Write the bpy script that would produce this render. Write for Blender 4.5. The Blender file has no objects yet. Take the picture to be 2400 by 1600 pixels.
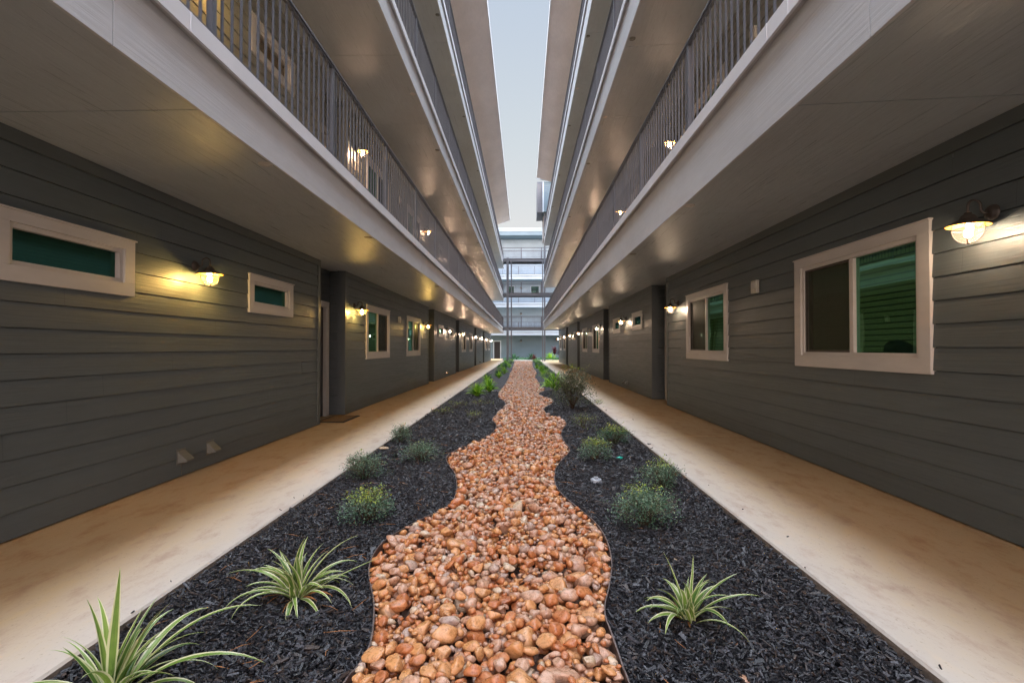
import bpy, bmesh, math, random
import numpy as np
from mathutils import Vector, Matrix
random.seed(7); rng = np.random.default_rng(7)
R = math.radians; PI = math.pi
scn = bpy.context.scene
col = scn.collection

# ---------------------------------------------------------------- camera
CAMZ = 1.28; FPX = 1165.0
yaw = math.atan(27/FPX); pit = math.atan(15/FPX)
fwd = Vector((-math.sin(yaw)*math.cos(pit), math.cos(yaw)*math.cos(pit), math.sin(pit)))
rgt = Vector((math.cos(yaw), math.sin(yaw), 0)); upv = rgt.cross(fwd)
cam = bpy.data.cameras.new('camera'); cam.sensor_width = 36; cam.lens = 36*FPX/2400
cam.clip_start = 0.05; cam.clip_end = 2000
co = bpy.data.objects.new('camera', cam); col.objects.link(co)
M = Matrix((rgt, upv, -fwd)).transposed().to_4x4(); M.translation = (0, 0, CAMZ)
co.matrix_world = M; scn.camera = co
def G(x, y, z=0.0):
    """photo point (2400 wide) to the point of the level plane z that it shows"""
    r = fwd + rgt*((x-1200)/FPX) + upv*((800-y)/FPX)
    return Vector((0, 0, CAMZ)) + r*((z-CAMZ)/r.z)

# ---------------------------------------------------------------- materials
def newmat(name):
    m = bpy.data.materials.new(name); m.use_nodes = True
    nt = m.node_tree; b = nt.nodes['Principled BSDF']; return m, nt, b
def N(nt, t, **k):
    n = nt.nodes.new(t)
    for a, v in k.items():
        if a.startswith('i_'): n.inputs[a[2:].replace('_', ' ')].default_value = v
        else: setattr(n, a, v)
    return n
def c4(c): return (c[0], c[1], c[2], 1)
def ramp(nt, stops, fac=None):
    r = nt.nodes.new('ShaderNodeValToRGB'); e = r.color_ramp.elements
    e[0].position, e[0].color = stops[0][0], c4(stops[0][1]); e[1].position, e[1].color = stops[-1][0], c4(stops[-1][1])
    for p, c in stops[1:-1]:
        x = e.new(p); x.color = c4(c)
    if fac is not None: nt.links.new(fac, r.inputs[0])
    return r
def pos(nt, scale):
    g = N(nt, 'ShaderNodeNewGeometry'); m = N(nt, 'ShaderNodeMapping'); m.inputs['Scale'].default_value = scale
    nt.links.new(g.outputs['Position'], m.inputs[0]); return m.outputs[0]
def noise(nt, vec, scale=1, detail=4, rough=.55, dist=0):
    n = N(nt, 'ShaderNodeTexNoise'); n.inputs['Scale'].default_value = scale; n.inputs['Detail'].default_value = detail
    n.inputs['Roughness'].default_value = rough; n.inputs['Distortion'].default_value = dist
    nt.links.new(vec, n.inputs['Vector']); return n.outputs['Fac']
def bump(nt, b, h, strength, dist, prev=None):
    n = N(nt, 'ShaderNodeBump'); n.inputs['Strength'].default_value = strength; n.inputs['Distance'].default_value = dist
    nt.links.new(h, n.inputs['Height'])
    if prev is not None: nt.links.new(prev, n.inputs['Normal'])
    nt.links.new(n.outputs[0], b.inputs['Normal']); return n.outputs[0]
def mixc(nt, fac, a, b, mode='MIX'):
    n = N(nt, 'ShaderNodeMix', data_type='RGBA', blend_type=mode)
    for s, v in ((0, fac), (6, a), (7, b)):
        if isinstance(v, (int, float)): n.inputs[s].default_value = v
        elif isinstance(v, (tuple, list)): n.inputs[s].default_value = c4(v)
        else: nt.links.new(v, n.inputs[s])
    return n.outputs[2]

def painted(name, c, rough=.5, grain=None, gstr=.35, gdist=.0025, var=.06, spec=.5):
    """exterior paint over boards embossed with wood grain; grain = position scale, long axis small"""
    m, nt, b = newmat(name)
    b.inputs['Roughness'].default_value = rough; b.inputs['Specular IOR Level'].default_value = spec
    f = noise(nt, pos(nt, (.5, .35, .8)), 1.3, 5, .6)
    f2 = noise(nt, pos(nt, (9, 2.2, 9)), 2, 4, .6)
    lo = tuple(x*(1-var*1.6) for x in c); hi = tuple(min(1, x*(1+var*1.6)) for x in c)
    r = ramp(nt, [(.3, lo), (.7, hi)], f)
    r2 = ramp(nt, [(.3, (1-var, 1-var, 1-var)), (.75, (1+var*.4,)*3)], f2)
    nt.links.new(mixc(nt, 1.0, r.outputs[0], r2.outputs[0], 'MULTIPLY'), b.inputs['Base Color'])
    if grain:
        g1 = noise(nt, pos(nt, grain), 1, 6, .62, 1.3)
        w = N(nt, 'ShaderNodeTexWave', wave_type='BANDS', bands_direction='DIAGONAL', wave_profile='SIN')
        w.inputs['Scale'].default_value = 1.1; w.inputs['Distortion'].default_value = 14; w.inputs['Detail'].default_value = 3
        w.inputs['Detail Scale'].default_value = .7
        nt.links.new(pos(nt, tuple(v*.32 for v in grain)), w.inputs['Vector'])
        n1 = bump(nt, b, g1, gstr, gdist)
        n2 = bump(nt, b, w.outputs['Fac'], gstr*.2, gdist, n1)
        if 'soffit_taupe' in name:
            g3 = noise(nt, pos(nt, (11, 1.1, 6)), 1, 5, .7, 1.8); bump(nt, b, g3, .6, .011, n2)
        if rough < .9:
            rr = ramp(nt, [(.3, (rough-.1,)*3), (.7, (rough+.12,)*3)], g1); nt.links.new(rr.outputs[0], b.inputs['Roughness'])
    return m
GR_WALL = (30, .9, 42); GR_FLAT = (42, .9, 30)
M_SIDING = painted('paint_olive_grey', (.112, .135, .143), .42, GR_WALL, .8, .003)
M_SIDINGSHADE = painted('paint_olive_grey_shaded', (.075, .088, .095), .5, (.9, 30, 42), .4, .003)  # same olive paint, darkened: shade of recesses and ends put into colour
M_UPPER = painted('paint_khaki_grey', (.27, .265, .235), .5, GR_WALL, .45, .003)
M_SOFFIT = painted('paint_soffit_taupe', (.465, .51, .55), .33, GR_FLAT, .5, .003, spec=.6)
M_FASCIA = painted('paint_fascia_grey', (.60, .62, .65), .5, GR_WALL, .42, .004)
M_ROOFSOF = painted('paint_roof_soffit', (.82, .76, .76), .55, (8, 60, 8), .2, .002)
M_BLUEWALL = painted('paint_slate_blue', (.155, .235, .285), .55, (.9, 30, 42), .3, .002)
M_PALEWALL = painted('paint_pale_blue', (.34, .45, .53), .55, (.9, 30, 42), .3, .002)
M_WHITEBLUE = painted('paint_white_trim_far', (.50, .60, .68), .5)
M_TRIM = painted('paint_trim_white', (.64, .605, .575), .42, (30, 8, 30), .15, .001)
M_TRIMDK = painted('paint_trim_olive', (.112, .128, .130), .45)
M_DOOR = painted('paint_door_dark', (.018, .02, .025), .4)
def simple(name, c, rough=.5, metal=0, bumps=None, var=.12, vs=12, spec=.5):
    m, nt, b = newmat(name)
    b.inputs['Roughness'].default_value = rough; b.inputs['Metallic'].default_value = metal; b.inputs['Specular IOR Level'].default_value = spec
    f = noise(nt, pos(nt, (1, 1, 1)), vs, 4)
    r = ramp(nt, [(.3, tuple(x*(1-var) for x in c)), (.7, tuple(min(1, x*(1+var)) for x in c))], f)
    nt.links.new(r.outputs[0], b.inputs['Base Color'])
    if bumps: bump(nt, b, noise(nt, pos(nt, (1, 1, 1)), bumps[0], 5), bumps[1], bumps[2])
    return m
M_FLASH = simple('metal_flashing_pale', (.83, .85, .90), .38, 0, var=.04, vs=2)
M_RAIL = simple('metal_rail_grey', (.12, .13, .155), .38, .25, var=.05)
M_STEEL = simple('metal_frame_slate', (.15, .165, .19), .45, .2, var=.06)
M_BRONZE = simple('metal_bronze_dark', (.085, .068, .058), .45, .3)
M_COPPER = simple('metal_copper_inner', (.75, .36, .07), .35, .3)
M_WHITEBOX = simple('plastic_cream', (.62, .58, .50), .4)
M_VENT = simple('metal_vent_khaki', (.17, .17, .155), .4)
M_PVC = simple('plastic_white_pipe', (.36, .385, .42), .35)
M_TEAL = simple('plastic_teal', (.02, .42, .32), .3)
M_EDGING = simple('metal_edging_rust', (.16, .12, .11), .45, .5, (60, .3, .002), .3, 20)
M_MAT = simple('coir_doormat', (.20, .12, .05), .9, 0, (300, 1, .004), .3, 60)
M_MATEDGE = simple('rubber_mat_edge', (.02, .02, .02), .7)
M_CLOTH = simple('black_fur', (.008, .01, .012), .8, 0, (200, .6, .004))
M_SCREEN = None
M_BLIND = simple('vinyl_blind', (.80, .78, .66), .6)
M_AMBER = simple('amber_curtain', (.55, .30, .06), .7)
M_STEM = simple('woody_stem', (.10, .06, .035), .8)
M_DRY = simple('dry_leaf_orange', (.36, .15, .05), .6)
M_ROOT = simple('soil_dark', (.02, .015, .012), .95, 0, (90, 1, .01))

def glassmat(name, tint, refl, body, rough=.0):
    m, nt, b = newmat(name); nt.nodes.remove(b)
    out = nt.nodes['Material Output']
    gl = N(nt, 'ShaderNodeBsdfGlossy'); gl.inputs['Color'].default_value = c4(tint); gl.inputs['Roughness'].default_value = rough
    tr = N(nt, 'ShaderNodeBsdfTransparent'); tr.inputs['Color'].default_value = c4(body)
    lw = N(nt, 'ShaderNodeLayerWeight'); lw.inputs['Blend'].default_value = .35
    r = ramp(nt, [(0, (refl,)*3), (1, (min(1, refl+.35),)*3)], lw.outputs['Facing'])
    wob = noise(nt, pos(nt, (1, 1, 1)), 1.1, 1)
    bm_ = N(nt, 'ShaderNodeBump'); bm_.inputs['Strength'].default_value = .35; bm_.inputs['Distance'].default_value = .012
    nt.links.new(wob, bm_.inputs['Height']); nt.links.new(bm_.outputs[0], gl.inputs['Normal'])
    mx = N(nt, 'ShaderNodeMixShader'); nt.links.new(r.outputs[0], mx.inputs[0])
    nt.links.new(tr.outputs[0], mx.inputs[1]); nt.links.new(gl.outputs[0], mx.inputs[2]); nt.links.new(mx.outputs[0], out.inputs[0])
    return m
M_GLASS = glassmat('glass_green_coated', (.19, .42, .31), .40, (.50, .70, .48))
M_GLASSD = glassmat('glass_green_dark', (.06, .175, .135), .45, (.2, .4, .3))
M_GLASSC = glassmat('glass_plain', (.6, .6, .6), .12, (.9, .9, .85))
def glowblind():
    m, nt, b = newmat('vinyl_blind_added_glow'); b.inputs['Base Color'].default_value = (.7, .68, .56, 1)
    b.inputs['Emission Color'].default_value = (1, .88, .55, 1); b.inputs['Emission Strength'].default_value = .034; return m  # faint glow added to the slats to brighten the slider panes
M_BLINDGLOW = glowblind()
def screenmat():
    m, nt, b = newmat('insect_screen'); b.inputs['Base Color'].default_value = (.035, .027, .02, 1); b.inputs['Roughness'].default_value = .6
    out = nt.nodes['Material Output']; tr = N(nt, 'ShaderNodeBsdfTransparent'); mx = N(nt, 'ShaderNodeMixShader'); mx.inputs[0].default_value = .5
    nt.links.new(tr.outputs[0], mx.inputs[1]); nt.links.new(b.outputs[0], mx.inputs[2]); nt.links.new(mx.outputs[0], out.inputs[0]); return m
M_SCREEN = screenmat()
def globemat():
    m, nt, b = newmat('lamp_globe_glass'); nt.nodes.remove(b); out = nt.nodes['Material Output']
    tr = N(nt, 'ShaderNodeBsdfTransparent'); tl = N(nt, 'ShaderNodeBsdfTranslucent'); tl.inputs[0].default_value = (.9, .85, .78, 1)
    gl = N(nt, 'ShaderNodeBsdfGlossy'); gl.inputs['Roughness'].default_value = .1
    m1 = N(nt, 'ShaderNodeMixShader'); m1.inputs[0].default_value = .022; m2 = N(nt, 'ShaderNodeMixShader'); m2.inputs[0].default_value = .06
    nt.links.new(tr.outputs[0], m1.inputs[1]); nt.links.new(tl.outputs[0], m1.inputs[2]); nt.links.new(m1.outputs[0], m2.inputs[1]); nt.links.new(gl.outputs[0], m2.inputs[2])
    nt.links.new(m2.outputs[0], out.inputs[0]); return m
M_GLOBE = globemat()
def emit(name, c, s):
    m, nt, b = newmat(name); nt.nodes.remove(b); e = N(nt, 'ShaderNodeEmission'); e.inputs[0].default_value = c4(c); e.inputs[1].default_value = s
    nt.links.new(e.outputs[0], nt.nodes['Material Output'].inputs[0]); return m
LAMP = 1.0
M_BULBY = emit('bulb_yellow', (1, .62, .16), 165*LAMP)
M_BULBW = emit('bulb_warm_white', (1, .74, .50), 85*LAMP)
M_BULBP = emit('bulb_peach', (1, .66, .44), 190*LAMP)
M_BULBOFF = simple('bulb_off', (.5, .5, .5), .3)
M_REDLED = emit('led_red', (1, .05, .02), 6)

def concrete():
    m, nt, b = newmat('concrete_walk'); b.inputs['Roughness'].default_value = .72; b.inputs['Specular IOR Level'].default_value = .35
    big = noise(nt, pos(nt, (.8, .3, 1)), 1.1, 5, .55)
    mid = noise(nt, pos(nt, (1, .45, 1)), 7, 9, .72)
    fine = noise(nt, pos(nt, (1, .6, 1)), 60, 6, .75)
    # paler outer strip, tan inner strip by the wall, edge broken by noise
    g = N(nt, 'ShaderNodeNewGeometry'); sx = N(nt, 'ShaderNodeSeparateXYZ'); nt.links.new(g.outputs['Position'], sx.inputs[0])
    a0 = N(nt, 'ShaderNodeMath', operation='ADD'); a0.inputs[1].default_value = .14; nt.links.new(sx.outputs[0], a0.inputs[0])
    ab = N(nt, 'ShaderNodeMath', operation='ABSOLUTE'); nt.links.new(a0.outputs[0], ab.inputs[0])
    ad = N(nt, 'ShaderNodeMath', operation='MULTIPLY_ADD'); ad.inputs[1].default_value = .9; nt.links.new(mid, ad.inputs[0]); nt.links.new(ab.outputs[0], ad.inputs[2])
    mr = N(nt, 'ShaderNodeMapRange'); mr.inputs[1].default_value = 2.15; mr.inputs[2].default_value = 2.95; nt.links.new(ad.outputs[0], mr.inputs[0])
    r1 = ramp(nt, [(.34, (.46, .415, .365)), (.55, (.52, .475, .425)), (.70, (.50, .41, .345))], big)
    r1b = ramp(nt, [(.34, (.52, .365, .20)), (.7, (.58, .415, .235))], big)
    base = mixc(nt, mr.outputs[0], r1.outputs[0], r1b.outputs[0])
    r2 = ramp(nt, [(.33, (.80, .66, .58)), (.42, (.92, .84, .79)), (.50, (1, .98, .97)), (.60, (1, 1, 1)), (.72, (1.08, 1.07, 1.06))], mid)
    r3 = ramp(nt, [(.30, (.45, .41, .38)), (.42, (1, 1, 1))], fine)
    c = mixc(nt, .9, base, r2.outputs[0], 'MULTIPLY'); c = mixc(nt, .6, c, r3.outputs[0], 'MULTIPLY')
    nt.links.new(c, b.inputs['Base Color'])
    bump(nt, b, fine, .3, .003, bump(nt, b, mid, .12, .006)); return m
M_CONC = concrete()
M_CONCEDGE = simple('concrete_side_dirty', (.20, .15, .115), .85, 0, (70, .8, .006), .35, 22)
def mulchground():
    m, nt, b = newmat('mulch_bed'); b.inputs['Roughness'].default_value = .65
    f = noise(nt, pos(nt, (1, 1, 1)), 55, 8, .75, 1.2)
    r = ramp(nt, [(.35, (.004, .004, .006)), (.6, (.028, .028, .036)), (.78, (.085, .08, .085))], f)
    nt.links.new(r.outputs[0], b.inputs['Base Color']); bump(nt, b, f, 1, .03); return m
M_MULCH = mulchground()
def chipmat(name, c, rough=.45):
    m, nt, b = newmat(name); b.inputs['Roughness'].default_value = rough
    f = noise(nt, pos(nt, (1, 1, 1)), 25, 4, .7)
    r = ramp(nt, [(.3, tuple(x*.5 for x in c)), (.7, tuple(x*1.8 for x in c))], f)
    nt.links.new(r.outputs[0], b.inputs['Base Color']); bump(nt, b, noise(nt, pos(nt, (1, 1, 1)), 260, 3), .6, .003); return m
M_CHIPS = [chipmat('mulch_chip_black', (.013, .013, .016)), chipmat('mulch_chip_grey', (.045, .045, .052)), chipmat('mulch_chip_brown', (.035, .024, .02))]
M_SUBSOIL = simple('gravel_base', (.09, .045, .028), .9, 0, (80, 1, .02), .4, 40)
M_LAWN = simple('ground_far', (.12, .12, .10), .9)
def rockmat(name, a, b_, c):
    m, nt, b = newmat(name); b.inputs['Roughness'].default_value = .34; b.inputs['Specular IOR Level'].default_value = .55
    v = pos(nt, (1, 1, 1))
    f = noise(nt, v, 9, 5, .6, .6); f2 = noise(nt, v, 46, 7, .72, .6); f3 = noise(nt, v, 170, 4, .7)
    r = ramp(nt, [(.30, a), (.5, b_), (.70, c)], f)
    r2 = ramp(nt, [(.34, (.50, .42, .38)), (.5, (1, 1, 1)), (.74, (1.25, 1.2, 1.15))], f2)
    nt.links.new(mixc(nt, .85, r.outputs[0], r2.outputs[0], 'MULTIPLY'), b.inputs['Base Color'])
    rr = ramp(nt, [(.35, (.16,)*3), (.7, (.48,)*3)], f2); nt.links.new(rr.outputs[0], b.inputs['Roughness'])
    bump(nt, b, f3, .35, .002, bump(nt, b, f2, .45, .006)); return m
M_ROCKS = [rockmat('stone_rust', (.37, .11, .036), (.47, .165, .058), (.54, .24, .10)),
           rockmat('stone_orange', (.47, .185, .06), (.57, .265, .10), (.62, .34, .17)),
           rockmat('stone_pinkbrown', (.40, .19, .11), (.50, .28, .175), (.58, .38, .27)),
           rockmat('stone_mauvegrey', (.30, .17, .125), (.42, .28, .21), (.55, .41, .33)),
           rockmat('stone_cream', (.46, .31, .19), (.55, .41, .28), (.60, .49, .37))]
ROCKW = ['rust-red', 'orange', 'pinkish brown', 'taupe', 'cream']
def leafmat(name, stops, rough=.42, scale=30, trans=.25):
    m, nt, b = newmat(name); b.inputs['Roughness'].default_value = rough
    a = N(nt, 'ShaderNodeAttribute', attribute_name='tone'); 
    f = noise(nt, pos(nt, (1, 1, 1)), scale, 3)
    mm = N(nt, 'ShaderNodeMath', operation='ADD'); m2 = N(nt, 'ShaderNodeMath', operation='MULTIPLY'); m2.inputs[1].default_value = .35
    nt.links.new(f, m2.inputs[0]); nt.links.new(a.outputs['Fac'], mm.inputs[0]); nt.links.new(m2.outputs[0], mm.inputs[1])
    r = ramp(nt, stops, mm.outputs[0]); nt.links.new(r.outputs[0], b.inputs['Base Color'])
    out = nt.nodes['Material Output']; tl = N(nt, 'ShaderNodeBsdfTranslucent'); nt.links.new(r.outputs[0], tl.inputs[0])
    mx = N(nt, 'ShaderNodeMixShader'); mx.inputs[0].default_value = trans
    nt.links.new(b.outputs[0], mx.inputs[1]); nt.links.new(tl.outputs[0], mx.inputs[2]); nt.links.new(mx.outputs[0], out.inputs[0]); return m
M_SHRUB = leafmat('leaf_boxy', [(.15, (.04, .10, .06)), (.5, (.09, .18, .105)), (.85, (.19, .29, .18)), (1.1, (.36, .44, .26))])
M_SHRUBY = leafmat('leaf_boxy_tips', [(.15, (.10, .18, .05)), (.6, (.26, .36, .05)), (1.1, (.50, .54, .08))])
M_OLIVE = leafmat('leaf_olive', [(.15, (.05, .07, .035)), (.55, (.10, .13, .06)), (1.1, (.22, .20, .11))])
M_FERN = leafmat('leaf_bright', [(.15, (.05, .19, .012)), (.55, (.14, .38, .02)), (1.1, (.38, .60, .06))])
M_DEEP = leafmat('leaf_deep', [(.15, (.02, .075, .03)), (.55, (.045, .14, .055)), (1.1, (.10, .23, .10))])
M_RED = leafmat('leaf_maroon', [(.15, (.05, .012, .02)), (.55, (.11, .025, .035)), (1.1, (.22, .05, .06))])
M_FLAXG = leafmat('leaf_flax_green', [(.15, (.035, .10, .02)), (.55, (.10, .19, .035)), (1.1, (.24, .35, .07))], .35)
M_FLAXC = leafmat('leaf_flax_cream', [(.15, (.36, .40, .13)), (.6, (.58, .58, .29)), (1.1, (.72, .70, .46))], .35)

# ---------------------------------------------------------------- mesh helpers
class MB:
    def __init__(s): s.v = []; s.f = []; s.mi = []; s.sm = []; s.t = []
    def add(s, vs, fs, mi=0, smooth=False, tone=None):
        b = len(s.v); s.v.extend([tuple(p) for p in vs]); s.f.extend([tuple(b+i for i in f) for f in fs])
        s.mi.extend([mi]*len(fs)); s.sm.extend([smooth]*len(fs)); s.t.extend([0.5 if tone is None else tone]*len(vs)); return s
    def box(s, a, b, mi=0):
        x0, y0, z0 = [min(a[i], b[i]) for i in range(3)]; x1, y1, z1 = [max(a[i], b[i]) for i in range(3)]
        return s.add([(x0,y0,z0),(x1,y0,z0),(x1,y1,z0),(x0,y1,z0),(x0,y0,z1),(x1,y0,z1),(x1,y1,z1),(x0,y1,z1)],
              [(0,3,2,1),(4,5,6,7),(0,1,5,4),(1,2,6,5),(2,3,7,6),(3,0,4,7)], mi)
    def quad(s, a, b, c, d, mi=0): return s.add([a, b, c, d], [(0,1,2,3)], mi)
    def prism(s, poly, axis, a, b, mi=0):
        """poly: 2-D points in the plane across axis, run from a to b"""
        def P(p, t):
            return (t, p[0], p[1]) if axis == 0 else (p[0], t, p[1]) if axis == 1 else (p[0], p[1], t)
        n = len(poly); vs = [P(p, a) for p in poly]+[P(p, b) for p in poly]
        return s.add(vs, [tuple(range(n))[::-1], tuple(range(n, 2*n))]+[(i, (i+1)%n, n+(i+1)%n, n+i) for i in range(n)], mi)
    def tube(s, pts, r, n=8, mi=0, caps=True):
        pts = [Vector(p) for p in pts]; rs = r if isinstance(r, (list, tuple)) else [r]*len(pts); vs = []; 
        ref = Vector((.13, .27, .95)).normalized()
        for i, p in enumerate(pts):
            t = (pts[min(i+1, len(pts)-1)]-pts[max(i-1, 0)]).normalized()
            u = t.cross(ref); 
            if u.length < .05: u = t.cross(Vector((1, 0, 0)))
            u.normalize(); w = t.cross(u)
            for k in range(n): vs.append(p+(u*math.cos(2*PI*k/n)+w*math.sin(2*PI*k/n))*rs[i])
        fs = [(i*n+k, i*n+(k+1)%n, (i+1)*n+(k+1)%n, (i+1)*n+k) for i in range(len(pts)-1) for k in range(n)]
        if caps: fs += [tuple(range(n))[::-1], tuple(range((len(pts)-1)*n, len(pts)*n))]
        return s.add(vs, fs, mi, True)
    def lathe(s, prof, c=(0,0,0), n=24, mi=0, axis='z'):
        vs = []
        for r, z in prof:
            for k in range(n):
                a = 2*PI*k/n
                p = (r*math.cos(a), r*math.sin(a), z) if axis == 'z' else (z, r*math.cos(a), r*math.sin(a))
                vs.append((c[0]+p[0], c[1]+p[1], c[2]+p[2]))
        return s.add(vs, [(i*n+k, i*n+(k+1)%n, (i+1)*n+(k+1)%n, (i+1)*n+k) for i in range(len(prof)-1) for k in range(n)], mi, True)
    def mesh(s, name, mats):
        me = bpy.data.meshes.new(name); me.from_pydata(s.v, [], s.f)
        for m in (mats if isinstance(mats, (list, tuple)) else [mats]): me.materials.append(m)
        me.polygons.foreach_set('material_index', s.mi); me.polygons.foreach_set('use_smooth', s.sm)
        if any(t != .5 for t in s.t):
            a = me.attributes.new('tone', 'FLOAT', 'POINT'); a.data.foreach_set('value', s.t)
        me.update(); return me
    def build(s, name, mats, parent=None, loc=(0,0,0), bevel=0):
        o = bpy.data.objects.new(name, s.mesh(name, mats)); col.objects.link(o); o.location = loc
        if parent: o.parent = parent
        if bevel:
            md = o.modifiers.new('bevel', 'BEVEL'); md.width = bevel; md.segments = 2; md.limit_method = 'ANGLE'
        return o
def tag(o, label=None, cat=None, group=None, kind=None):
    for k, v in (('label', label), ('category', cat), ('group', group), ('kind', kind)):
        if v: o[k] = v
    return o
def empty(name, loc=(0,0,0), rz=0):
    o = bpy.data.objects.new(name, None); col.objects.link(o); o.location = loc; o.rotation_euler = (0, 0, rz); o.empty_display_size = .1; return o
def kids(o): return list(o.children)
def copy_tree(o, parent=None, loc=None):
    c = o.copy(); col.objects.link(c)
    if parent: c.parent = parent
    if loc is not None: c.location = loc
    for ch in kids(o): copy_tree(ch, c)
    return c
ORD = ['first', 'second', 'third', 'fourth', 'fifth', 'sixth', 'seventh', 'eighth', 'ninth', 'tenth', 'eleventh', 'twelfth', 'thirteenth', 'fourteenth', 'fifteenth', 'sixteenth']

# ---------------------------------------------------------------- sides
class S: pass
L = S(); L.s = -1; L.w = 3.46; L.f = 2.00; L.rail = 2.06; L.fl = 1.96; L.z0 = -.017; L.F = 3.30; L.zs = 2.764; L.zsw = 2.764; L.walk = 1.898; L.name = 'left'; L.y1 = 50.6; L.wy = 52.4; L.post0 = 3.21-2.06*2
Rr = S(); Rr.s = 1; Rr.w = 3.14; Rr.f = 1.63; Rr.rail = 1.69; Rr.fl = 1.59; Rr.z0 = .026; Rr.F = 3.40; Rr.zs = 2.749; Rr.zsw = 2.806; Rr.walk = 1.588; Rr.name = 'right'; Rr.y1 = 40.3; Rr.wy = 44.0; Rr.post0 = 5.07-2.06*3
YA = -2.2   # buildings run a little behind the camera
L.eave = (1.289, 13.36); L.ew = 12.66; L.roof1 = 47.0
Rr.eave = (.986, 13.69); Rr.ew = 13.0; Rr.roof1 = 36.2
# wall blocks: (kind, start, end) ; recesses lie between
L.blocks = [('Q', 2.12, 8.34), ('P', 9.52, 17.95), ('Q', 19.05, 25.27), ('P', 26.45, 34.85), ('Q', 36.0, 42.2), ('P', 43.4, 52.4)]
Rr.blocks = [('P', 2.45, 10.92), ('Q', 12.16, 18.25), ('P', 19.5, 27.7), ('Q', 28.9, 35.1), ('P', 36.3, 44.0)]
L.blocks = [('P', -7.5, .95)] + L.blocks
Rr.blocks = [('Q', -4.9, 1.25)] + Rr.blocks
REC = .30

def siding(mb, s, X, y0, y1, z0, z1, openings=(), e=.178, mi=0):
    """lap boards on the plane |x| = X facing the court; openings = (ya, yb, za, zb)"""
    zc = z0; k = 0; rj = random.Random(int(abs(y0)*100)+int(z0*10)+s)
    while zc < z1-.01:
        zt = min(zc+e, z1); jo = rj.uniform(0, 3.66); seams = [y0+jo+3.66*i for i in range(4)]
        cuts = sorted({zc, zt} | {z for o in openings for z in (o[2], o[3]) if zc < z < zt})
        for a, b in zip(cuts[:-1], cuts[1:]):
            mid = (a+b)/2
            ys = sorted({y0, y1} | {min(max(y, y0), y1) for o in openings if o[2] < mid < o[3] for y in (o[0], o[1])})
            for p, q in zip(ys[:-1], ys[1:]):
              OKSEG = not any(o[0] < (p+q)/2 < o[1] and o[2] < mid < o[3] for o in openings)
              if OKSEG:
                pc = [p]+[v for v in seams if p+.05 < v < q-.05]+[q]
                fa = (a-zc)/e; fb = (b-zc)/e
              for p, q in [(u+(.0015 if i else 0), v-(.0015 if i < len(pc)-2 else 0)) for i, (u, v) in enumerate(zip(pc[:-1], pc[1:]))] if OKSEG else []:
                xa = X-.016+.011*fa; xb = X-.016+.011*fb; g = .005 if b == zt and zt < z1 else 0
                mb.quad((s*xa, p, a), (s*xa, q, a), (s*xb, q, b-g), (s*xb, p, b-g), mi)
                if g: mb.quad((s*xb, p, b-g), (s*xb, q, b-g), (s*(X+.012), q, b-g-.002), (s*(X+.012), p, b-g-.002), mi)
                if a == zc: mb.quad((s*xa, p, a), (s*(X+.012), p, a), (s*(X+.012), q, a), (s*xa, q, a), mi)
        zc += e; k += 1
def siding_x(mb, s, Y, x0, x1, z0, z1, face=-1, e=.178, openings=(), mi=0):
    """lap boards on a plane y = Y whose normal is along face*y"""
    zc = z0
    while zc < z1-.01:
        zt = min(zc+e, z1)
        segs = [(x0, x1)]
        for o in openings:
            if o[2] < (zc+zt)/2 < o[3]:
                segs = [t for a, b in segs for t in ((a, min(b, o[0])), (max(a, o[1]), b)) if t[1]-t[0] > .01]
        for a, b in segs:
            ya = Y+face*.014; yb = Y+face*.003
            mb.quad((a, ya, zc), (b, ya, zc), (b, yb, zt-.007), (a, yb, zt-.007), mi)
            yi = Y-face*.012
            mb.quad((a, yb, zt-.007), (b, yb, zt-.007), (b, yi, zt-.009), (a, yi, zt-.009), mi)
            mb.quad((a, ya, zc), (a, yi, zc), (b, yi, zc), (b, ya, zc), mi)
        zc += e

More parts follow.
